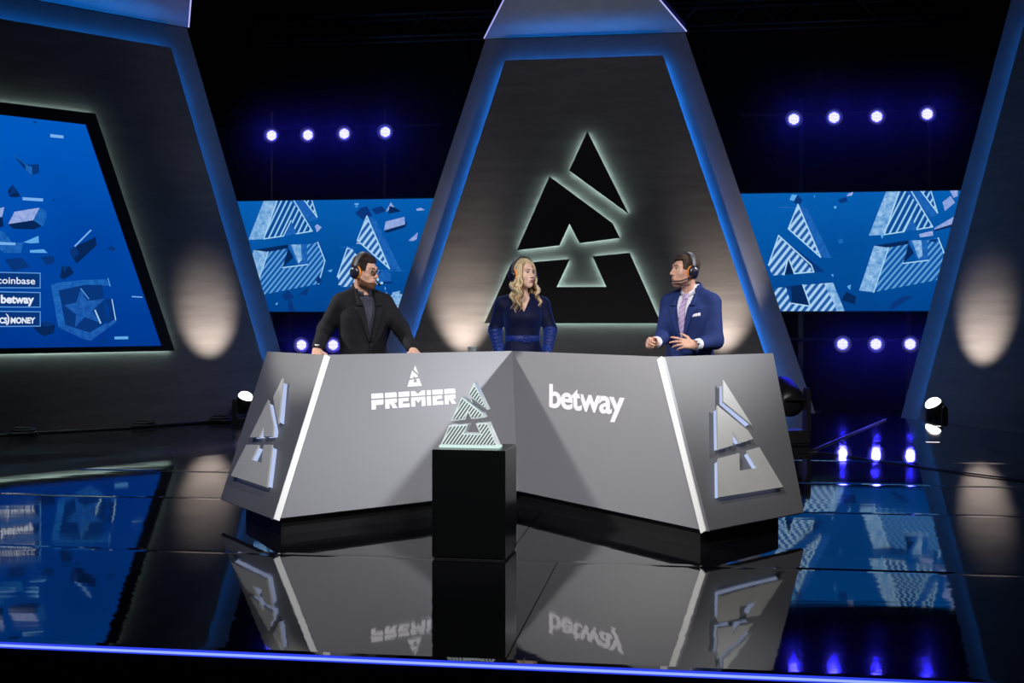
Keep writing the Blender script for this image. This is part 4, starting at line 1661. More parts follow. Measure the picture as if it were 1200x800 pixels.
def hand_forms(F, wrist, fdir, palm, left, curls, spread=6, thumb=(0.5, 0.3), sc_=1.0):
    """palm and five separate fingers. fdir = finger direction, palm = direction the palm faces"""
    f = Vector(fdir).normalized()
    n = Vector(palm)
    n = (n - f * n.dot(f)).normalized()
    a = f.cross(n)                       # across the hand
    if left: a = -a                  # a points to the thumb side
    w = Vector(wrist)
    P = lambda x, y, z=0.0: w + (f * x + a * y + n * z) * sc_
    ys = [0.029, 0.010, -0.010, -0.028]
    kn = [0.088, 0.092, 0.087, 0.078]
    ln = [(0.040, 0.024, 0.020), (0.044, 0.028, 0.021), (0.041, 0.026, 0.020), (0.032, 0.020, 0.018)]
    for y, kx in zip(ys, kn):
        F.cone(P(0.004, y * 0.62), P(kx - 0.008, y * 0.95), 0.0165 * sc_, 0.0120 * sc_, 0.012)
    F.ell(P(0.035, 0.020, 0.008), (0.024, 0.020, 0.018), 0.015)
    for i in range(4):
        ang = math.radians(spread * (1.5 - i))
        d0 = (f * math.cos(ang) + a * math.sin(ang)).normalized()
        p = P(kn[i] - 0.004, ys[i])
        c = curls[i]
        tot_ = 0.0
        r = (0.0095, 0.0088, 0.0080, 0.0068) if i < 3 else (0.0083, 0.0076, 0.0068, 0.006)
        for sgm in range(3):
            tot_ += math.radians(c * (0.9, 1.1, 0.7)[sgm])
            d = d0 * math.cos(tot_) + n * math.sin(tot_)
            q = p + d * ln[i][sgm] * sc_
            F.cone(p, q, r[sgm] * sc_, r[sgm + 1] * sc_, 0.004)
            p = q
    up, fo = thumb
    t0 = P(0.022, 0.026, 0.008)
    d = (a * math.cos(up) + f * math.sin(up) + n * fo).normalized()
    t1 = t0 + d * 0.042 * sc_
    d2 = (d * 0.6 + f * 0.75 + n * fo * 0.4).normalized()
    t2 = t1 + d2 * 0.032 * sc_
    d3 = (d2 + f * 0.5).normalized()
    F.cone(t0, t1, 0.0150 * sc_, 0.0108 * sc_, 0.012)
    F.cone(t1, t2, 0.0105 * sc_, 0.0092 * sc_, 0.004)
    F.cone(t2, t2 + d3 * 0.022 * sc_, 0.0092 * sc_, 0.0072 * sc_, 0.004)


MALE = [(0.90, .170, .112, .01), (1.02, .166, .112, .0), (1.14, .156, .108, .0), (1.25, .166, .116, .0), (1.35, .180, .124, .0),
        (1.42, .178, .118, .005), (1.465, .150, .098, .012), (1.505, .100, .074, .02), (1.55, .060, .057, .025)]
FEM = [(0.90, .185, .125, .01), (1.00, .182, .122, .0), (1.10, .150, .105, .0), (1.18, .124, .092, .0), (1.27, .138, .100, .0), (1.36, .152, .112, -.006),
       (1.43, .150, .096, .0), (1.475, .125, .078, .01), (1.515, .075, .056, .018), (1.54, .052, .050, .02)]


class Person:
    def __init__(self, name, label, X, Y, yaw):
        self.loc = Vector((X, Y, 0))
        self.yaw = yaw
        self.W = Matrix.Translation(self.loc) @ rot_z(yaw)
        self.I = self.W.inverted()
        self.root = thing(name, label, 'person', self.loc, (0, 0, math.radians(yaw)))

    def px(self, x, y, Y):
        """a measured joint, in the person's own space"""
        return self.I @ Vector(((x - 600) * Y / FPX, Y, CAMZ - (y - HORIZ) * Y / FPX))

    def wd(self, v):
        """world direction to own space"""
        return self.I.to_3x3() @ Vector(v)


def body_grid(head_c, hands, legs=True):
    fx = [(head_c.x - 0.11, head_c.x + 0.11, 0.0036)] + [(h.x - 0.13, h.x + 0.13, 0.0048) for h in hands]
    fy = [(head_c.y - 0.13, head_c.y + 0.12, 0.0036)] + [(h.y - 0.13, h.y + 0.13, 0.0048) for h in hands]
    fz = [(head_c.z - 0.15, head_c.z + 0.13, 0.0036)] + [(h.z - 0.09, h.z + 0.09, 0.0048) for h in hands]
    return Field(axis(-0.62, 0.62, 0.012, fx), axis(-0.62, 0.30, 0.012, fy), axis(-0.02, 1.86, 0.016, fz))


def legs(F, sp=0.095, hip=0.92, grow=0.0, ankle_z=0.09, feet=True):
    for q in (-1, 1):
        F.chain([(q * sp, 0.01, hip), (q * (sp + 0.02), -0.01, 0.50), (q * (sp + 0.03), 0.02, ankle_z)], [0.088 + grow, 0.062 + grow, 0.042 + grow], 0.03)
        if feet:
            F.cone((q * (sp + 0.03), 0.05, 0.045), (q * (sp + 0.05), -0.13, 0.03), 0.036, 0.028, 0.03)


def headset(label, P, M, mic=True, out=0.0, r_top=0.128):
    """over-ear headset worn on the head M (world)"""
    root = thing('headset', label, 'headset', (P.W @ M).to_translation())
    B = Matrix.Translation(-(P.W @ M).to_translation()) @ (P.W @ M)
    bm = bmesh.new()
    hx = 0.098 + out
    arc = []
    for i in range(25):
        a = math.pi * i / 24
        arc.append((hx * math.cos(a), 0.014, r_top * math.sin(a) ** 0.8 if 0 < i < 24 else 0.0))
    # flat band: rectangle swept along the arc
    rings = []
    for i, p in enumerate(arc):
        a = math.pi * i / 24
        nrm = Vector((math.cos(a), 0, math.sin(a)))
        wdt = 0.017 if 4 < i < 20 else 0.012
        t_ = 0.0065
        c = Vector(p)
        rings.append([bm.verts.new(B @ (c + nrm * s1 * t_ + Vector((0, s2 * wdt, 0)))) for s1, s2 in ((1, 1), (1, -1), (-1, -1), (-1, 1))])
    for a_, b_ in zip(rings, rings[1:]):
        for k in range(4): bm.faces.new([a_[k], a_[(k + 1) % 4], b_[(k + 1) % 4], b_[k]])
    bm.faces.new(rings[0]); bm.faces.new(rings[-1][::-1])
    bm_obj('headband', bm, M_band, root, smooth=False)
    for q in (-1, 1):
        Mx = B @ Matrix.Translation((q * (hx - 0.014), 0.012, -0.008)) @ Matrix.Rotation(math.radians(90 * q), 4, 'Y') @ Matrix.Diagonal((1.12, 0.92, 1, 1))
        bm = bmesh.new()
        add_lathe(bm, [(0.034, 0.004), (0.043, 0.010), (0.044, 0.020), (0.037, 0.030), (0.020, 0.034), (0.001, 0.034)], 24, Mx)
        cup = bm_obj('ear_cup', bm, M_cup, root, smooth=True)
        bm = bmesh.new()
        add_lathe(bm, [(0.030, -0.012), (0.042, -0.012), (0.0475, -0.003), (0.045, 0.006), (0.032, 0.006)], 24, Mx)
        bm_obj('ear_cushion', bm, M_orange, root, smooth=True)
        bm = bmesh.new()
        add_tube(bm, [B @ Vector((q * (hx + 0.006), 0.014 - 0.022, 0.045)), B @ Vector((q * (hx + 0.021), 0.014 - 0.020, 0.0)),
                      B @ Vector((q * (hx + 0.021), 0.014 + 0.020, 0.0)), B @ Vector((q * (hx + 0.006), 0.014 + 0.022, 0.045))], 0.005, 6)
        bm_obj('cup_bracket', bm, M_cup, root, smooth=True)
    if mic:
        bm = bmesh.new()
        add_tube(bm, [B @ Vector(p) for p in ((hx + 0.014, -0.01, -0.034), (hx + 0.010, -0.045, -0.062), (0.086, -0.080, -0.078), (0.056, -0.116, -0.084), (0.034, -0.128, -0.080))], 0.0056, 6)
        bm_obj('microphone_boom', bm, M_cup, root, smooth=True)
        bm = bmesh.new()
        add_tube(bm, [B @ Vector(p) for p in ((0.044, -0.124, -0.082), (0.034, -0.128, -0.080), (0.020, -0.131, -0.077), (0.014, -0.131, -0.076))], [0.006, 0.0100, 0.0100, 0.006], 8)
        bm_obj('microphone', bm, M_cup, root, smooth=True)
    return root


def cap_hair(name, M, forms, thick, m, root, front=0.055, low=-0.03, extra=None):
    """short hair: the skull shape grown outwards, kept off the face"""
    F = head_field(M)
    forms(F)
    x, y, z = head_coords(F, M)
    t = thick(x, y, z)
    D = F.D - t
    # hairline: keep the crown and the back, drop the face and below the ears
    keep = np.minimum((z - front) * 0.9 + 0.0 * x, 0.5)                      # above the forehead line
    back_ = (y + 0.012 - 0.35 * np.maximum(z, 0)) * 0.9                      # behind the ears
    back_ = np.minimum(back_, z - low + np.maximum(-y, 0) * 3 - np.maximum(y - 0.03, 0) * 0.9)
    side = np.minimum(y + 0.055, z - 0.010)                                  # temples
    kp = np.maximum(np.maximum(keep, back_), side)
    F.D = np.maximum(D, -kp).astype(np.float32)
    return F.mesh(name, m, root, 2)


def beard_mesh(name, M, forms, thick, m, root, chin_only=False):
    F = head_field(M, 0.003)
    forms(F)
    x, y, z = head_coords(F, M)
    D = F.D - thick * np.clip((-0.030 - z) / 0.03, 0.3, 1.6)
    line = -0.047 - 0.45 * np.clip(-(y + 0.020), 0, 0.055) + 0.55 * np.clip(0.030 - np.abs(x), 0, 0.03) + 0.6 * np.clip(y + 0.02, 0, 0.03)    # cheek line
    k1 = line - z
    k2 = (0.014 - y)
    k3 = z + 0.128
    mouth = np.sqrt((x / 0.025) ** 2 + ((z + 0.0625) / 0.0135) ** 2) - 1
    kp = np.minimum(np.minimum(k1, k2), np.minimum(k3, mouth * 0.012))
    kp = np.minimum(kp, 0.0 - y - 0.5 * np.clip(-0.045 - z, 0, 1) + 0.012)
    if chin_only: kp = np.minimum(kp, 0.045 - np.abs(x))
    F.D = np.maximum(D, -kp).astype(np.float32)
    return F.mesh(name, m, root, 1)


def coat(P, rows, arms, grow, sleeve_r, m, name, vee=None, hem=0.80, h=0.0058, extra=None, rise=0.0):
    lo = [-0.50, -0.55, hem - 0.03]
    hi = [0.50, 0.24, 1.66]
    F = Field(np.arange(lo[0], hi[0], h, dtype=np.float32), np.arange(lo[1], hi[1], h, dtype=np.float32), np.arange(lo[2], hi[2], h, dtype=np.float32))
    rr = [r for r in rows if r[0] < 1.54]
    rr = [(hem, rr[0][1] + 0.012, rr[0][2] + 0.012, rr[0][3])] + rr
    F.loft(rr, grow, 0.03)
    for pts in arms:
        F.chain(pts, sleeve_r, 0.03)
    for q in (-1, 1):
        F.cone((q * 0.050, 0.03, 1.522 + rise), (q * 0.160, 0.008, 1.468), 0.036 + grow * 0.5, 0.044 + grow, 0.04)   # trapezius to shoulder
    if rise: F.cone((0, 0.030, 1.53), (0, 0.034, 1.568), 0.086, 0.079, 0.02)
    if extra: extra(F)
    F.D = np.maximum(F.D, (hem - F.ax[2])[None, None, :]).astype(np.float32)
    if vee:
        X, Y, Z = np.ix_(*F.ax)
        z0, z1, w1, x0 = vee
        half = np.clip((Z - z0) / (z1 - z0), 0, 1.15) * w1
        d = np.maximum(np.abs(X - x0 * (1 - np.clip((Z - z0) / (z1 - z0), 0, 1))) - half, Y + 0.02) + 0 * Z
        d = np.maximum(d, z0 - Z)
        F.D = np.maximum(F.D, -d).astype(np.float32)
        # neck hole
        F.cone((0, 0.02, 1.50), (0, 0.02, 1.66), 0.060, 0.072, 0.006, 'cut')
    return F.mesh(name, m, P.root, 2)


def cloth(name, rgb, rough=0.8, sheen=0.0, spec=0.25, bump=0.25):
    return mat(name, rgb, rough, spec=spec, noise=0.10, nscale=14, bump=bump, bscale=9, sheen=sheen)


M_blazer = cloth('black_wool', lin((27, 27, 31)), spec=0.15, bump=0.45)
M_shirt_dark = mat('dark_print_shirt', lin((44, 44, 60)), 0.7, noise=0.75, nscale=70)
M_trouser = cloth('dark_trouser', lin((28, 28, 32)))
M_shoe = mat('black_shoe_leather', (0.01, 0.01, 0.01), 0.3)
M_velvet = mat('navy_velvet', lin((9, 14, 50)), 0.7, noise=0.35, nscale=9, bump=0.25, bscale=12, sheen=0.35, spec=0.2)
M_velvet.node_tree.nodes['Principled BSDF'].inputs['Sheen Tint'].default_value = (0.10, 0.22, 0.85, 1)
M_velvet2 = mat('bright_navy_velvet', lin((16, 38, 112)), 0.5, noise=0.45, nscale=30, bump=0.4, bscale=40, sheen=0.4, spec=0.3)
M_velvet2.node_tree.nodes['Principled BSDF'].inputs['Sheen Tint'].default_value = (0.15, 0.35, 1.0, 1)
M_suit = cloth('royal_blue_suit', lin((27, 45, 98)), bump=0.4)
M_shirt = cloth('white_shirt', lin((226, 222, 232)), bump=0.1)
M_silver = mat('watch_steel', (0.55, 0.55, 0.57), 0.25, metal=1.0)


def tie_mat():
    m = mat('lilac_striped_tie', lin((176, 150, 190)), 0.5)
    nt = m.node_tree
    b = nt.nodes['Principled BSDF']
    tc = nt.nodes.new('ShaderNodeTexCoord')
    d = nt.nodes.new('ShaderNodeVectorMath')
    d.operation = 'DOT_PRODUCT'
    d.inputs[1].default_value = (22, 0, -26)
    nt.links.new(tc.outputs['Object'], d.inputs[0])
    fr = nt.nodes.new('ShaderNodeMath')
    fr.operation = 'FRACT'
    nt.links.new(d.outputs['Value'], fr.inputs[0])
    cr = nt.nodes.new('ShaderNodeValToRGB')
    cr.color_ramp.interpolation = 'CONSTANT'
    el = cr.color_ramp.elements
    el[0].position, el[0].color = 0.0, (*lin((186, 160, 198)), 1)
    el[1].position, el[1].color = 0.62, (*lin((84, 78, 128)), 1)
    x = el.new(0.74); x.color = (*lin((206, 188, 214)), 1)
    x = el.new(0.84); x.color = (*lin((90, 84, 134)), 1)
    x = el.new(0.92); x.color = (*lin((186, 160, 198)), 1)
    nt.links.new(fr.outputs[0], cr.inputs[0])
    nt.links.new(cr.outputs[0], b.inputs['Base Color'])
    return m


def lapels(P, ob, m, x_in, z_btn, x0, z_top=1.525, wide=0.085):
    bv = bvh_of(ob)
    for q in (-1, 1):
        s = lambda x: x0 * 0 + q * x
        # lower lapel up to the notch, then the collar leaf
        drape('lapel', [[(s(0.004) + x0, z_btn), (s(0.018) + x0, z_btn + 0.004), (s(wide + 0.030), 1.425), (s(0.040), 1.43)]], bv, (0, 1, 0), m, P.root, 0.005, 0.008)
        drape('collar', [[(s(0.040), 1.433), (s(wide + 0.012), 1.437), (s(0.082), 1.550), (s(0.060), 1.572)]], bv, (0, 1, 0), m, P.root, 0.006, 0.009, 5, 7)
    return bv


def shirt_collar(P, m, c=(0, 0.018), z=1.545, r=0.060, gap=0.25):
    """stand-and-fold collar open at the throat"""
    bm = bmesh.new()
    n = 28
    rows = []
    for i in range(n + 1):
        a = -math.pi / 2 + gap + (2 * math.pi - 2 * gap) * i / n
        fr = abs(i / n - 0.5) * 2
        dx, dy = math.cos(a), math.sin(a) * 0.98
        dip = 0.052 * max(0, (fr - 0.45) / 0.55) ** 1.5
        prof = [(r + 0.001, z - 0.03), (r + 0.001, z + 0.032 - dip * 0.55), (r + 0.005, z + 0.036 - dip * 0.55), (r + 0.014 + 0.012 * fr, z - 0.008 - dip * 1.15),
                (r + 0.010 + 0.012 * fr, z - 0.008 - dip * 1.15)]
        rows.append([bm.verts.new((c[0] + dx * q[0], c[1] + dy * q[0], q[1])) for q in prof])
    for a_, b_ in zip(rows, rows[1:]):
        for k in range(5): bm.faces.new([a_[k], b_[k], b_[(k + 1) % 5], a_[(k + 1) % 5]])
    return bm_obj('shirt_collar', bm, m, P.root, smooth=True)


def watch(label, P, w, d, r=0.031):
    root = thing('wristwatch', label, 'watch', P.W @ w)
    d = (P.W.to_3x3() @ d).normalized()
    Q = d.to_track_quat('Z', 'Y').to_matrix().to_4x4()
    bm = bmesh.new()
    add_lathe(bm, [(r, -0.009), (r + 0.004, -0.009), (r + 0.004, 0.009), (r, 0.009)], 24, Q, cap=False)
    bm_obj('strap', bm, M_silver, root)
    bm = bmesh.new()
    side = Q.inverted().to_3x3() @ Vector((0, -1, 0.3))
    side.z = 0
    side.normalize()
    Ms = Q @ Matrix.Translation(side * (r + 0.003)) @ side.to_track_quat('Z', 'Y').to_matrix().to_4x4()
    add_lathe(bm, [(0.017, 0.0), (0.018, 0.006), (0.015, 0.009)], 20, Ms)
    bm_obj('watch_case', bm, M_silver, root)


# ---------------------------------------------------------------- bearded man in the black blazer
p1 = Person('person', 'bearded man in a black blazer with glasses leaning on the desk at the left', -1.12, 9.0, 30)
H1 = Matrix.Translation(p1.I @ Vector((-1.108, 8.955, 1.692))) @ rot_z(32) @ Matrix.Rotation(math.radians(8), 4, 'X')
sR, sL = Vector((-0.180, 0.012, 1.458)), Vector((0.180, 0.012, 1.458))
eR_, wR_ = p1.px(381, 386, 8.98), p1.px(371.5, 409.5, 8.76)
eL_, wL_ = p1.px(470, 385, 9.0), p1.px(484, 410, 8.76)
F = body_grid(H1.to_translation(), [wR_ + Vector((0, -0.05, -0.04)), wL_ + Vector((0, -0.05, -0.04))])
f1 = lambda Q: head_forms(Q, H1)
F.loft(MALE, -0.008, 0.04)
legs(F)
F.chain([H1 @ Vector((0, 0.02, -0.06)), (0, 0.022, 1.50)], [0.052, 0.058], 0.03)
f1(F)
for a, b, c in ((sR, eR_, wR_), (sL, eL_, wL_)):
    F.chain([a, b, c], [0.052, 0.040, 0.027], 0.02)
dR = p1.wd((0.10, -0.75, -0.5)); dL = p1.wd((0.55, -0.65, -0.45))
hand_forms(F, wR_, dR, p1.wd((0, -0.2, -1)), False, (18, 16, 16, 20), 7, (0.4, 0.1))
hand_forms(F, wL_, dL, p1.wd((0, -0.2, -1)), True, (18, 16, 16, 20), 7, (0.4, 0.1))
b1 = F.mesh('body', SK_M, p1.root)
features(p1.root, H1, bvh_of(b1), H_dark, M_lipm)
cap_hair('hair', H1, f1, lambda x, y, z: 0.003 + 0.012 * np.clip((z - 0.055) / 0.05, 0, 1) + 0.008 * np.clip((z - 0.06) / 0.03, 0, 1) * np.clip(-y / 0.05, 0, 1), H_dark, p1.root, 0.076, -0.050)
beard_mesh('beard', H1, f1, 0.0062, H_beard, p1.root)
# shirt
Fs = Field(np.arange(-0.21, 0.21, 0.008, dtype=np.float32), np.arange(-0.16, 0.16, 0.008, dtype=np.float32), np.arange(0.9, 1.60, 0.008, dtype=np.float32))
Fs.loft([r for r in MALE if r[0] < 1.54], 0.004, 0.03)
Fs.cone((0, 0.018, 1.47), (0, 0.018, 1.535), 0.072, 0.061, 0.025)
sh1 = Fs.mesh('shirt', M_shirt_dark, p1.root, 1)
shirt_collar(p1, M_shirt_dark, z=1.562)
slv = [0.068, 0.060, 0.046]
arm1 = [[sR, eR_, eR_ + (wR_ - eR_) * 0.90], [sL, eL_, eL_ + (wL_ - eL_) * 0.90]]
c1 = coat(p1, MALE, arm1, 0.020, slv, M_blazer, 'blazer', (1.165, 1.52, 0.062, 0.0), rise=0.022)
lapels(p1, c1, M_blazer, 0, 1.165, 0.0)
bv1 = bvh_of(c1)
drape('button', [[(0.006, 1.140), (0.022, 1.140), (0.022, 1.156), (0.006, 1.156)]], bv1, (0, 1, 0), M_black, p1.root, 0.002, 0.004, 2, 2)
drape('front_edge', [[(0.002, 0.84), (0.030, 0.84), (0.024, 1.165), (-0.004, 1.165)]], bv1, (0, 1, 0), M_blazer, p1.root, 0.002, 0.004, 3, 12)
bm = bmesh.new()
for q in (-1, 1): add_tube(bm, [(q * 0.095, 0.01, 0.93), (q * 0.115, -0.005, 0.5), (q * 0.125, 0.02, 0.07)], [0.105, 0.088, 0.085], 14)
o = bm_obj('trousers', bm, M_trouser, p1.root, smooth=True)


def shoes(P, sp, m, heel=0.0):
    for q in (-1, 1):
        bm = bmesh.new()
        x = q * (sp + 0.035)
        add_tube(bm, [(x, 0.09, 0.045 + heel), (x, 0.05, 0.05 + heel), (x, -0.06, 0.045 + heel * 0.3), (x + q * 0.01, -0.15, 0.038), (x + q * 0.012, -0.20, 0.03)], [0.03, 0.044, 0.042, 0.036, 0.012], 12)
        if heel: add_tube(bm, [(x, 0.07, 0.04 + heel), (x, 0.075, 0.004)], [0.022, 0.010], 8)
        o = bm_obj('shoe', bm, m, P.root, smooth=True)


shoes(p1, 0.095, M_shoe)
headset('grey headset with orange ear cushions on the bearded man', p1, H1, out=0.004, r_top=0.144)
gl = thing('eyeglasses', 'thin dark framed glasses on the bearded man', 'glasses', (p1.W @ H1).to_translation())
B = Matrix.Translation(-(p1.W @ H1).to_translation()) @ (p1.W @ H1)
M_lens = mat('glasses_lens', (0.9, 0.95, 1.0), 0.02)
M_lens.node_tree.nodes['Principled BSDF'].inputs['Transmission Weight'].default_value = 1.0
M_lens.node_tree.nodes['Principled BSDF'].inputs['IOR'].default_value = 1.02
for q in (-1, 1):
    bm = bmesh.new()
    add_tube(bm, [B @ Vector((q * 0.033 + 0.0265 * math.cos(a), -0.112 + 0.10 * abs(0.033 * q + 0.0265 * math.cos(a)) , 0.008 + 0.021 * math.sin(a))) for a in np.linspace(0, 2 * math.pi, 25)], 0.0019, 6)
    fr = bm_obj('rim', bm, M_black, gl, smooth=True)
    bm = bmesh.new()
    vs = [bm.verts.new(B @ Vector((q * 0.033 + 0.026 * math.cos(a), -0.112 + 0.10 * abs(0.033 * q + 0.026 * math.cos(a)), 0.008 + 0.0205 * math.sin(a)))) for a in np.linspace(0, 2 * math.pi, 24, endpoint=False)]
    bm.faces.new(vs)
    bm_obj('lens', bm, M_lens, fr)
    bm = bmesh.new()
    add_tube(bm, [B @ Vector(p) for p in ((q * 0.060, -0.106, 0.014), (q * 0.075, -0.092, 0.013), (q * 0.083, -0.02, 0.010), (q * 0.082, 0.02, 0.0))], 0.0018, 6)
    bm_obj('temple', bm, M_black, gl, smooth=True)
bm = bmesh.new()
add_tube(bm, [B @ Vector(p) for p in ((-0.008, -0.110, 0.014), (0, -0.114, 0.017), (0.008, -0.110, 0.014))], 0.0018, 6)
bm_obj('bridge', bm, M_black, gl, smooth=True)
watch('silver bracelet watch on the wrist of the bearded man', p1, wR_ - (wR_ - eR_).normalized() * 0.012, (wR_ - eR_), 0.030)

# ---------------------------------------------------------------- woman in the navy velvet dress
p2 = Person('person', 'blonde woman in a navy velvet dress standing behind the middle of the desk', 0.085, 9.76, 6)
H2 = Matrix.Translation(p2.I @ Vector((0.098, 9.725, 1.702))) @ rot_z(32) @ Matrix.Rotation(math.radians(-2), 4, 'X') @ Matrix.Scale(0.94, 4)
sR, sL = Vector((-0.172, 0.012, 1.452)), Vector((0.172, 0.012, 1.452))
eR_, wR_ = p2.px(580, 386, 9.80), p2.px(585, 413, 9.62)
eL_, wL_ = p2.px(645, 386, 9.76), p2.px(641, 413, 9.58)
F = body_grid(H2.to_translation(), [wR_ + Vector((0, -0.05, -0.03)), wL_ + Vector((0, -0.05, -0.03))])
f2 = lambda Q: head_forms(Q, H2, female=True)
F.loft(FEM, -0.004, 0.03)
legs(F, 0.085, 0.92)
F.chain([H2 @ Vector((0, 0.018, -0.06)), (0, 0.018, 1.49)], [0.043, 0.047], 0.03)
f2(F)
for q in (-1, 1): F.ell((q * 0.068, -0.070, 1.355), (0.062, 0.058, 0.062), 0.04)
for a, b, c in ((sR, eR_, wR_), (sL, eL_, wL_)): F.chain([a, b, c], [0.044, 0.034, 0.022], 0.02)
hand_forms(F, wR_, p2.wd((0.15, -0.85, -0.3)), p2.wd((0, -0.2, -1)), False, (14, 12, 12, 16), 6, (0.4, 0.1), 0.9)
hand_forms(F, wL_, p2.wd((-0.15, -0.85, -0.3)), p2.wd((0, -0.2, -1)), True, (14, 12, 12, 16), 6, (0.4, 0.1), 0.9)
b2 = F.mesh('body', SK_W, p2.root)
features(p2.root, H2, bvh_of(b2), mat('brow_brown', lin((120, 88, 66)), 0.6), M_lip, True)


def bust(F):
    for q in (-1, 1): F.ell((q * 0.068, -0.072, 1.355), (0.070, 0.064, 0.068), 0.04)


rows2 = FEM
arm2 = [[sR, eR_, eR_ + (wR_ - eR_) * 0.1], [sL, eL_, eL_ + (wL_ - eL_) * 0.1]]
c2_ = coat(p2, rows2, arm2, 0.010, [0.058, 0.050, 0.048], M_velvet, 'dress_top', (1.395, 1.52, 0.062, 0.0), hem=1.02, extra=bust)
for (e_, w_) in ((eR_, wR_), (eL_, wL_)):
    c = (e_ + w_) / 2
    Fc = Field(*[np.arange(min(e_[i], w_[i]) - 0.09, max(e_[i], w_[i]) + 0.09, 0.005, dtype=np.float32) for i in range(3)])
    Fc.cone(e_ + (w_ - e_) * 0.02, e_ + (w_ - e_) * 0.98, 0.056, 0.038, 0.0, ripple=(44, 0.0035))
    Fc.mesh('sleeve_cuff', M_velvet2, p2.root, 1)['label'] = 'bright blue ruched velvet lower sleeve'
bm = bmesh.new()
add_lathe(bm, [(1.0, 0.0), (1.03, 0.004), (1.03, 0.046), (1.0, 0.050)], 40, Matrix.Translation((0, 0.0, 1.155)) @ Matrix.Diagonal((0.142, 0.112, 1, 1)), cap=False)
belt = bm_obj('belt', bm, M_velvet2, p2.root, smooth=True)
bm = bmesh.new()
for c, s in (((0.0, 0), (0.006, 0.058)), ((0.045, 0), (0.006, 0.058)), ((0.0225, 0.027), (0.05, 0.006)), ((0.0225, -0.027), (0.05, 0.006))):
    add_box(bm, (c[0], -0.121, 1.18 + c[1]), (s[0], 0.010, s[1]))
bm_obj('buckle', bm, M_velvet2, belt)
bm = bmesh.new()
prof = [(0.135, 1.16), (0.172, 1.06), (0.205, 0.95), (0.24, 0.6), (0.29, 0.10)]
rings = []
for r, z in prof:
    rings.append([bm.verts.new((r * math.cos(a) * (1 + 0.03 * math.sin(18 * a) * (1.2 - z)), 0.78 * r * math.sin(a) * (1 + 0.03 * math.sin(18 * a) * (1.2 - z)), z)) for a in np.linspace(0, 2 * math.pi, 72, endpoint=False)])
for a_, b_ in zip(rings, rings[1:]):
    for k in range(72): bm.faces.new([a_[k], a_[(k + 1) % 72], b_[(k + 1) % 72], b_[k]])
bm_obj('skirt', bm, M_velvet, p2.root, smooth=True)
shoes(p2, 0.085, M_shoe, 0.07)

# long wavy hair: a soft cap and many separate locks
Fh = head_field(H2, 0.0036)
f2(Fh)
x, y, z = head_coords(Fh, H2)
face = np.sqrt((x / 0.061) ** 2 + ((z + 0.004) / 0.100) ** 2) - 1
D = Fh.D - (0.013 + 0.010 * np.clip((z - 0.03) / 0.06, 0, 1)) * np.clip(np.maximum(face * 3.0, (y + 0.05) / 0.05), 0.15, 1)
_ = 1            # face opening
kp = np.maximum(y + 0.020, face * 0.06)
kp = np.minimum(kp, z + 0.10)
kp = np.minimum(kp, np.maximum(y + 0.040, z - 0.066))
Fh.D = np.maximum(D, -kp).astype(np.float32)
hair = Fh.mesh('hair', H_blond, p2.root, 2)
bmA, bmB = bmesh.new(), bmesh.new()
rg = random.Random(5)
for i in range(150):
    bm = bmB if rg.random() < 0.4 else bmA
    side = 1 if i % 2 else -1
    ph = rg.uniform(0, 1)                     # 0 beside the face, 1 centre back
    ang = math.radians(-40 + 130 * ph)        # around the head, -90 is the face
    rx, ry = (0.078 if bm is bmB else 0.084) + rg.uniform(0, 0.016), 0.104 + rg.uniform(0, 0.010)
    L_ = rg.uniform(0.19, 0.33) - 0.05 * (ph > 0.6)
    pts, rad = [], []
    wob, f0 = rg.uniform(-0.5, 0.5) + 3.0 * ph, rg.uniform(19, 22)
    n = 40
    for k in range(n + 1):
        t = k / n
        if t < 0.3:
            u = t / 0.3
            el = math.radians(84 * (1 - u))
            px_ = side * (0.010 * (1 - u) + rx * math.cos(el) * math.cos(ang) * 1.0)
            py_ = 0.012 - 0.03 * (1 - u) + ry * math.cos(el) * math.sin(ang)
            pz_ = 0.128 * math.sin(el) ** 0.9 - 0.005
        else:
            u = (t - 0.3) / 0.7
            amp = 0.014 * min(1, u * 2)
            out_ = 1 + (0.34 if ph < 0.6 else 0.2) * u
            px_ = side * (rx * math.cos(ang) * out_ + amp * math.sin(f0 * u * L_ * 3.0 + wob) + 0.012 * u)
            py_ = 0.012 + ry * math.sin(ang) * (1 - 0.10 * u) - 0.045 * u * max(0, math.cos(ang)) + amp * math.cos(f0 * u * L_ * 3.0 + wob)
            pz_ = -0.005 - L_ * u
        pts.append(H2 @ Vector((px_, py_, pz_)))
        rad.append((0.0065 + 0.0045 * math.sin(math.pi * min(1, t * 1.1))) * (1 - 0.75 * max(0, (t - 0.7) / 0.3)))
    add_tube(bm, pts, rad, 6)
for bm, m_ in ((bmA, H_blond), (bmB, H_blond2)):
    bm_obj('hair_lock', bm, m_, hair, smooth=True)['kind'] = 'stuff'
headset('black headset with orange ear cushions over the blonde hair', p2, H2, mic=False, out=0.022, r_top=0.154)

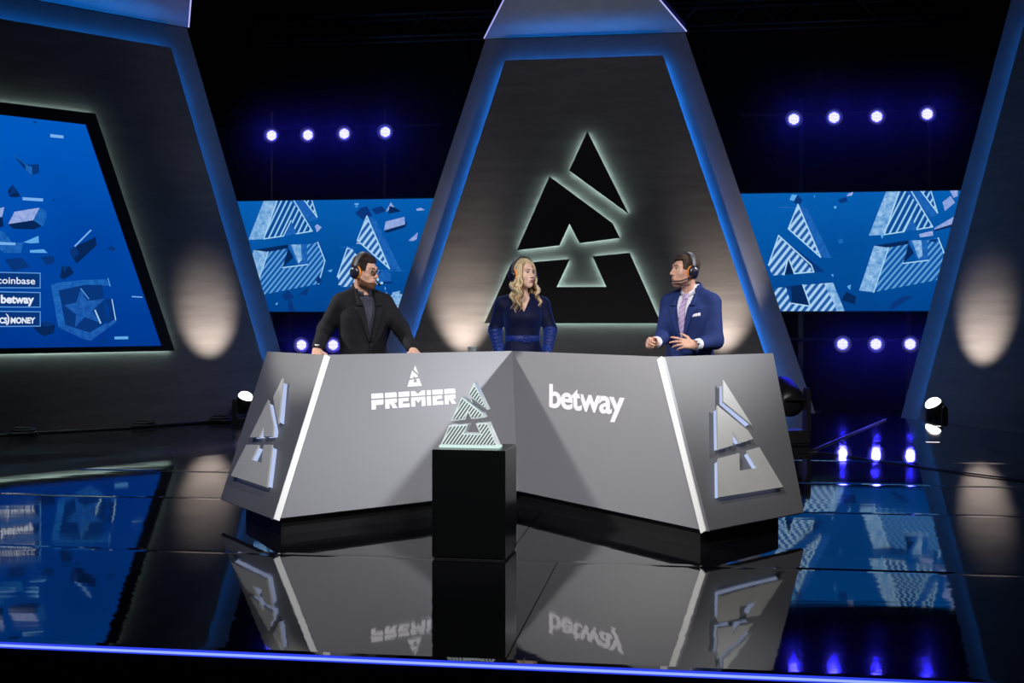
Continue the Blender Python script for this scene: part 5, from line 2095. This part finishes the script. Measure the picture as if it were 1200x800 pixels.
# ---------------------------------------------------------------- man in the royal blue suit
p3 = Person('person', 'man in a royal blue suit and lilac tie gesturing at the right of the desk', 1.325, 8.9, -35)
H3 = Matrix.Translation(p3.I @ Vector((1.285, 8.865, 1.690))) @ rot_z(-33) @ Matrix.Rotation(math.radians(-4), 4, 'X')
sR, sL = Vector((-0.176, 0.012, 1.452)), Vector((0.176, 0.012, 1.452))
eR_, wR_ = p3.px(778, 393, 8.84), p3.px(768, 402, 8.60)
eL_, wL_ = p3.px(838, 399, 8.74), p3.px(813, 404, 8.55)
F = body_grid(H3.to_translation(), [wR_ + p3.wd((-0.05, -0.05, 0.0)), wL_ + p3.wd((-0.08, 0, 0))])
f3 = lambda Q: head_forms(Q, H3)
F.loft(MALE, -0.008, 0.04)
legs(F)
F.chain([H3 @ Vector((0, 0.02, -0.06)), (0, 0.022, 1.50)], [0.052, 0.058], 0.03)
f3(F)
for a, b, c in ((sR, eR_, wR_), (sL, eL_, wL_)): F.chain([a, b, c], [0.052, 0.040, 0.027], 0.02)
hand_forms(F, wR_, p3.wd((-0.72, -0.62, 0.12)), p3.wd((0.75, -0.4, -0.5)), False, (62, 66, 70, 72), 3, (0.9, 0.5))
hand_forms(F, wL_, p3.wd((-0.95, -0.22, 0.14)), p3.wd((0.15, 0.85, -0.45)), True, (10, 20, 26, 32), 9, (0.45, 0.15))
b3 = F.mesh('body', SK_R, p3.root)
features(p3.root, H3, bvh_of(b3), H_brown, M_lipm)
cap_hair('hair', H3, f3, lambda x, y, z: 0.005 + 0.010 * np.clip((z - 0.04) / 0.05, 0, 1) + 0.008 * np.clip((z - 0.07) / 0.03, 0, 1) * np.clip(-(y + 0.01) / 0.04, 0, 1), H_brown, p3.root, 0.078, -0.055)
beard_mesh('beard', H3, f3, 0.0014, H_stub, p3.root, True)
Fs = Field(np.arange(-0.21, 0.21, 0.008, dtype=np.float32), np.arange(-0.16, 0.16, 0.008, dtype=np.float32), np.arange(0.9, 1.60, 0.008, dtype=np.float32))
Fs.loft([r for r in MALE if r[0] < 1.54], 0.004, 0.03)
Fs.cone((0, 0.018, 1.47), (0, 0.018, 1.535), 0.072, 0.061, 0.025)
sh3 = Fs.mesh('shirt', M_shirt, p3.root, 1)
shirt_collar(p3, M_shirt, z=1.566)
for w_, e_, in ((wR_, eR_), (wL_, eL_)):
    bm = bmesh.new()
    add_tube(bm, [e_ + (w_ - e_) * 0.75, e_ + (w_ - e_) * 0.975], [0.041, 0.038], 16)
    bm_obj('shirt_cuff', bm, M_shirt, p3.root, smooth=True)
arm3 = [[sR, eR_, eR_ + (wR_ - eR_) * 0.72], [sL, eL_, eL_ + (wL_ - eL_) * 0.66]]
c3_ = coat(p3, MALE, arm3, 0.020, slv, M_suit, 'suit_jacket', (1.165, 1.52, 0.066, 0.0), rise=0.022)
lapels(p3, c3_, M_suit, 0, 1.165, 0.0)
bv3, bvs = bvh_of(c3_), bvh_of(sh3)
Mt = tie_mat()
drape('tie', [[(-0.034, 1.16), (0.034, 1.16), (0.020, 1.495), (-0.020, 1.495)]], bvs, (0, 1, 0), Mt, p3.root, 0.006, 0.006, 5, 16)
drape('tie_knot', [[(-0.014, 1.485), (0.014, 1.485), (0.022, 1.528), (-0.022, 1.528)]], bvs, (0, 1, 0), Mt, p3.root, 0.010, 0.012, 4, 4)
drape('pocket_square', [[(0.085, 1.352), (0.140, 1.362), (0.138, 1.385), (0.090, 1.372)]], bv3, (0, 1, 0), M_shirt, p3.root, 0.003, 0.004, 6, 4)
drape('button', [[(0.006, 1.140), (0.022, 1.140), (0.022, 1.156), (0.006, 1.156)]], bv3, (0, 1, 0), M_black, p3.root, 0.002, 0.004, 2, 2)
drape('front_edge', [[(0.002, 0.84), (0.030, 0.84), (0.024, 1.165), (-0.004, 1.165)]], bv3, (0, 1, 0), M_suit, p3.root, 0.002, 0.004, 3, 12)
bm = bmesh.new()
for q in (-1, 1): add_tube(bm, [(q * 0.095, 0.01, 0.93), (q * 0.115, -0.005, 0.5), (q * 0.125, 0.02, 0.07)], [0.105, 0.088, 0.085], 14)
bm_obj('trousers', bm, M_suit, p3.root, smooth=True)
shoes(p3, 0.095, M_shoe)
headset('black headset with orange ear cushions and microphone boom on the suited man', p3, H3, out=0.002, r_top=0.140)
watch('silver wristwatch on the left wrist of the suited man', p3, eL_ + (wL_ - eL_) * 0.965, (wL_ - eL_), 0.0335)
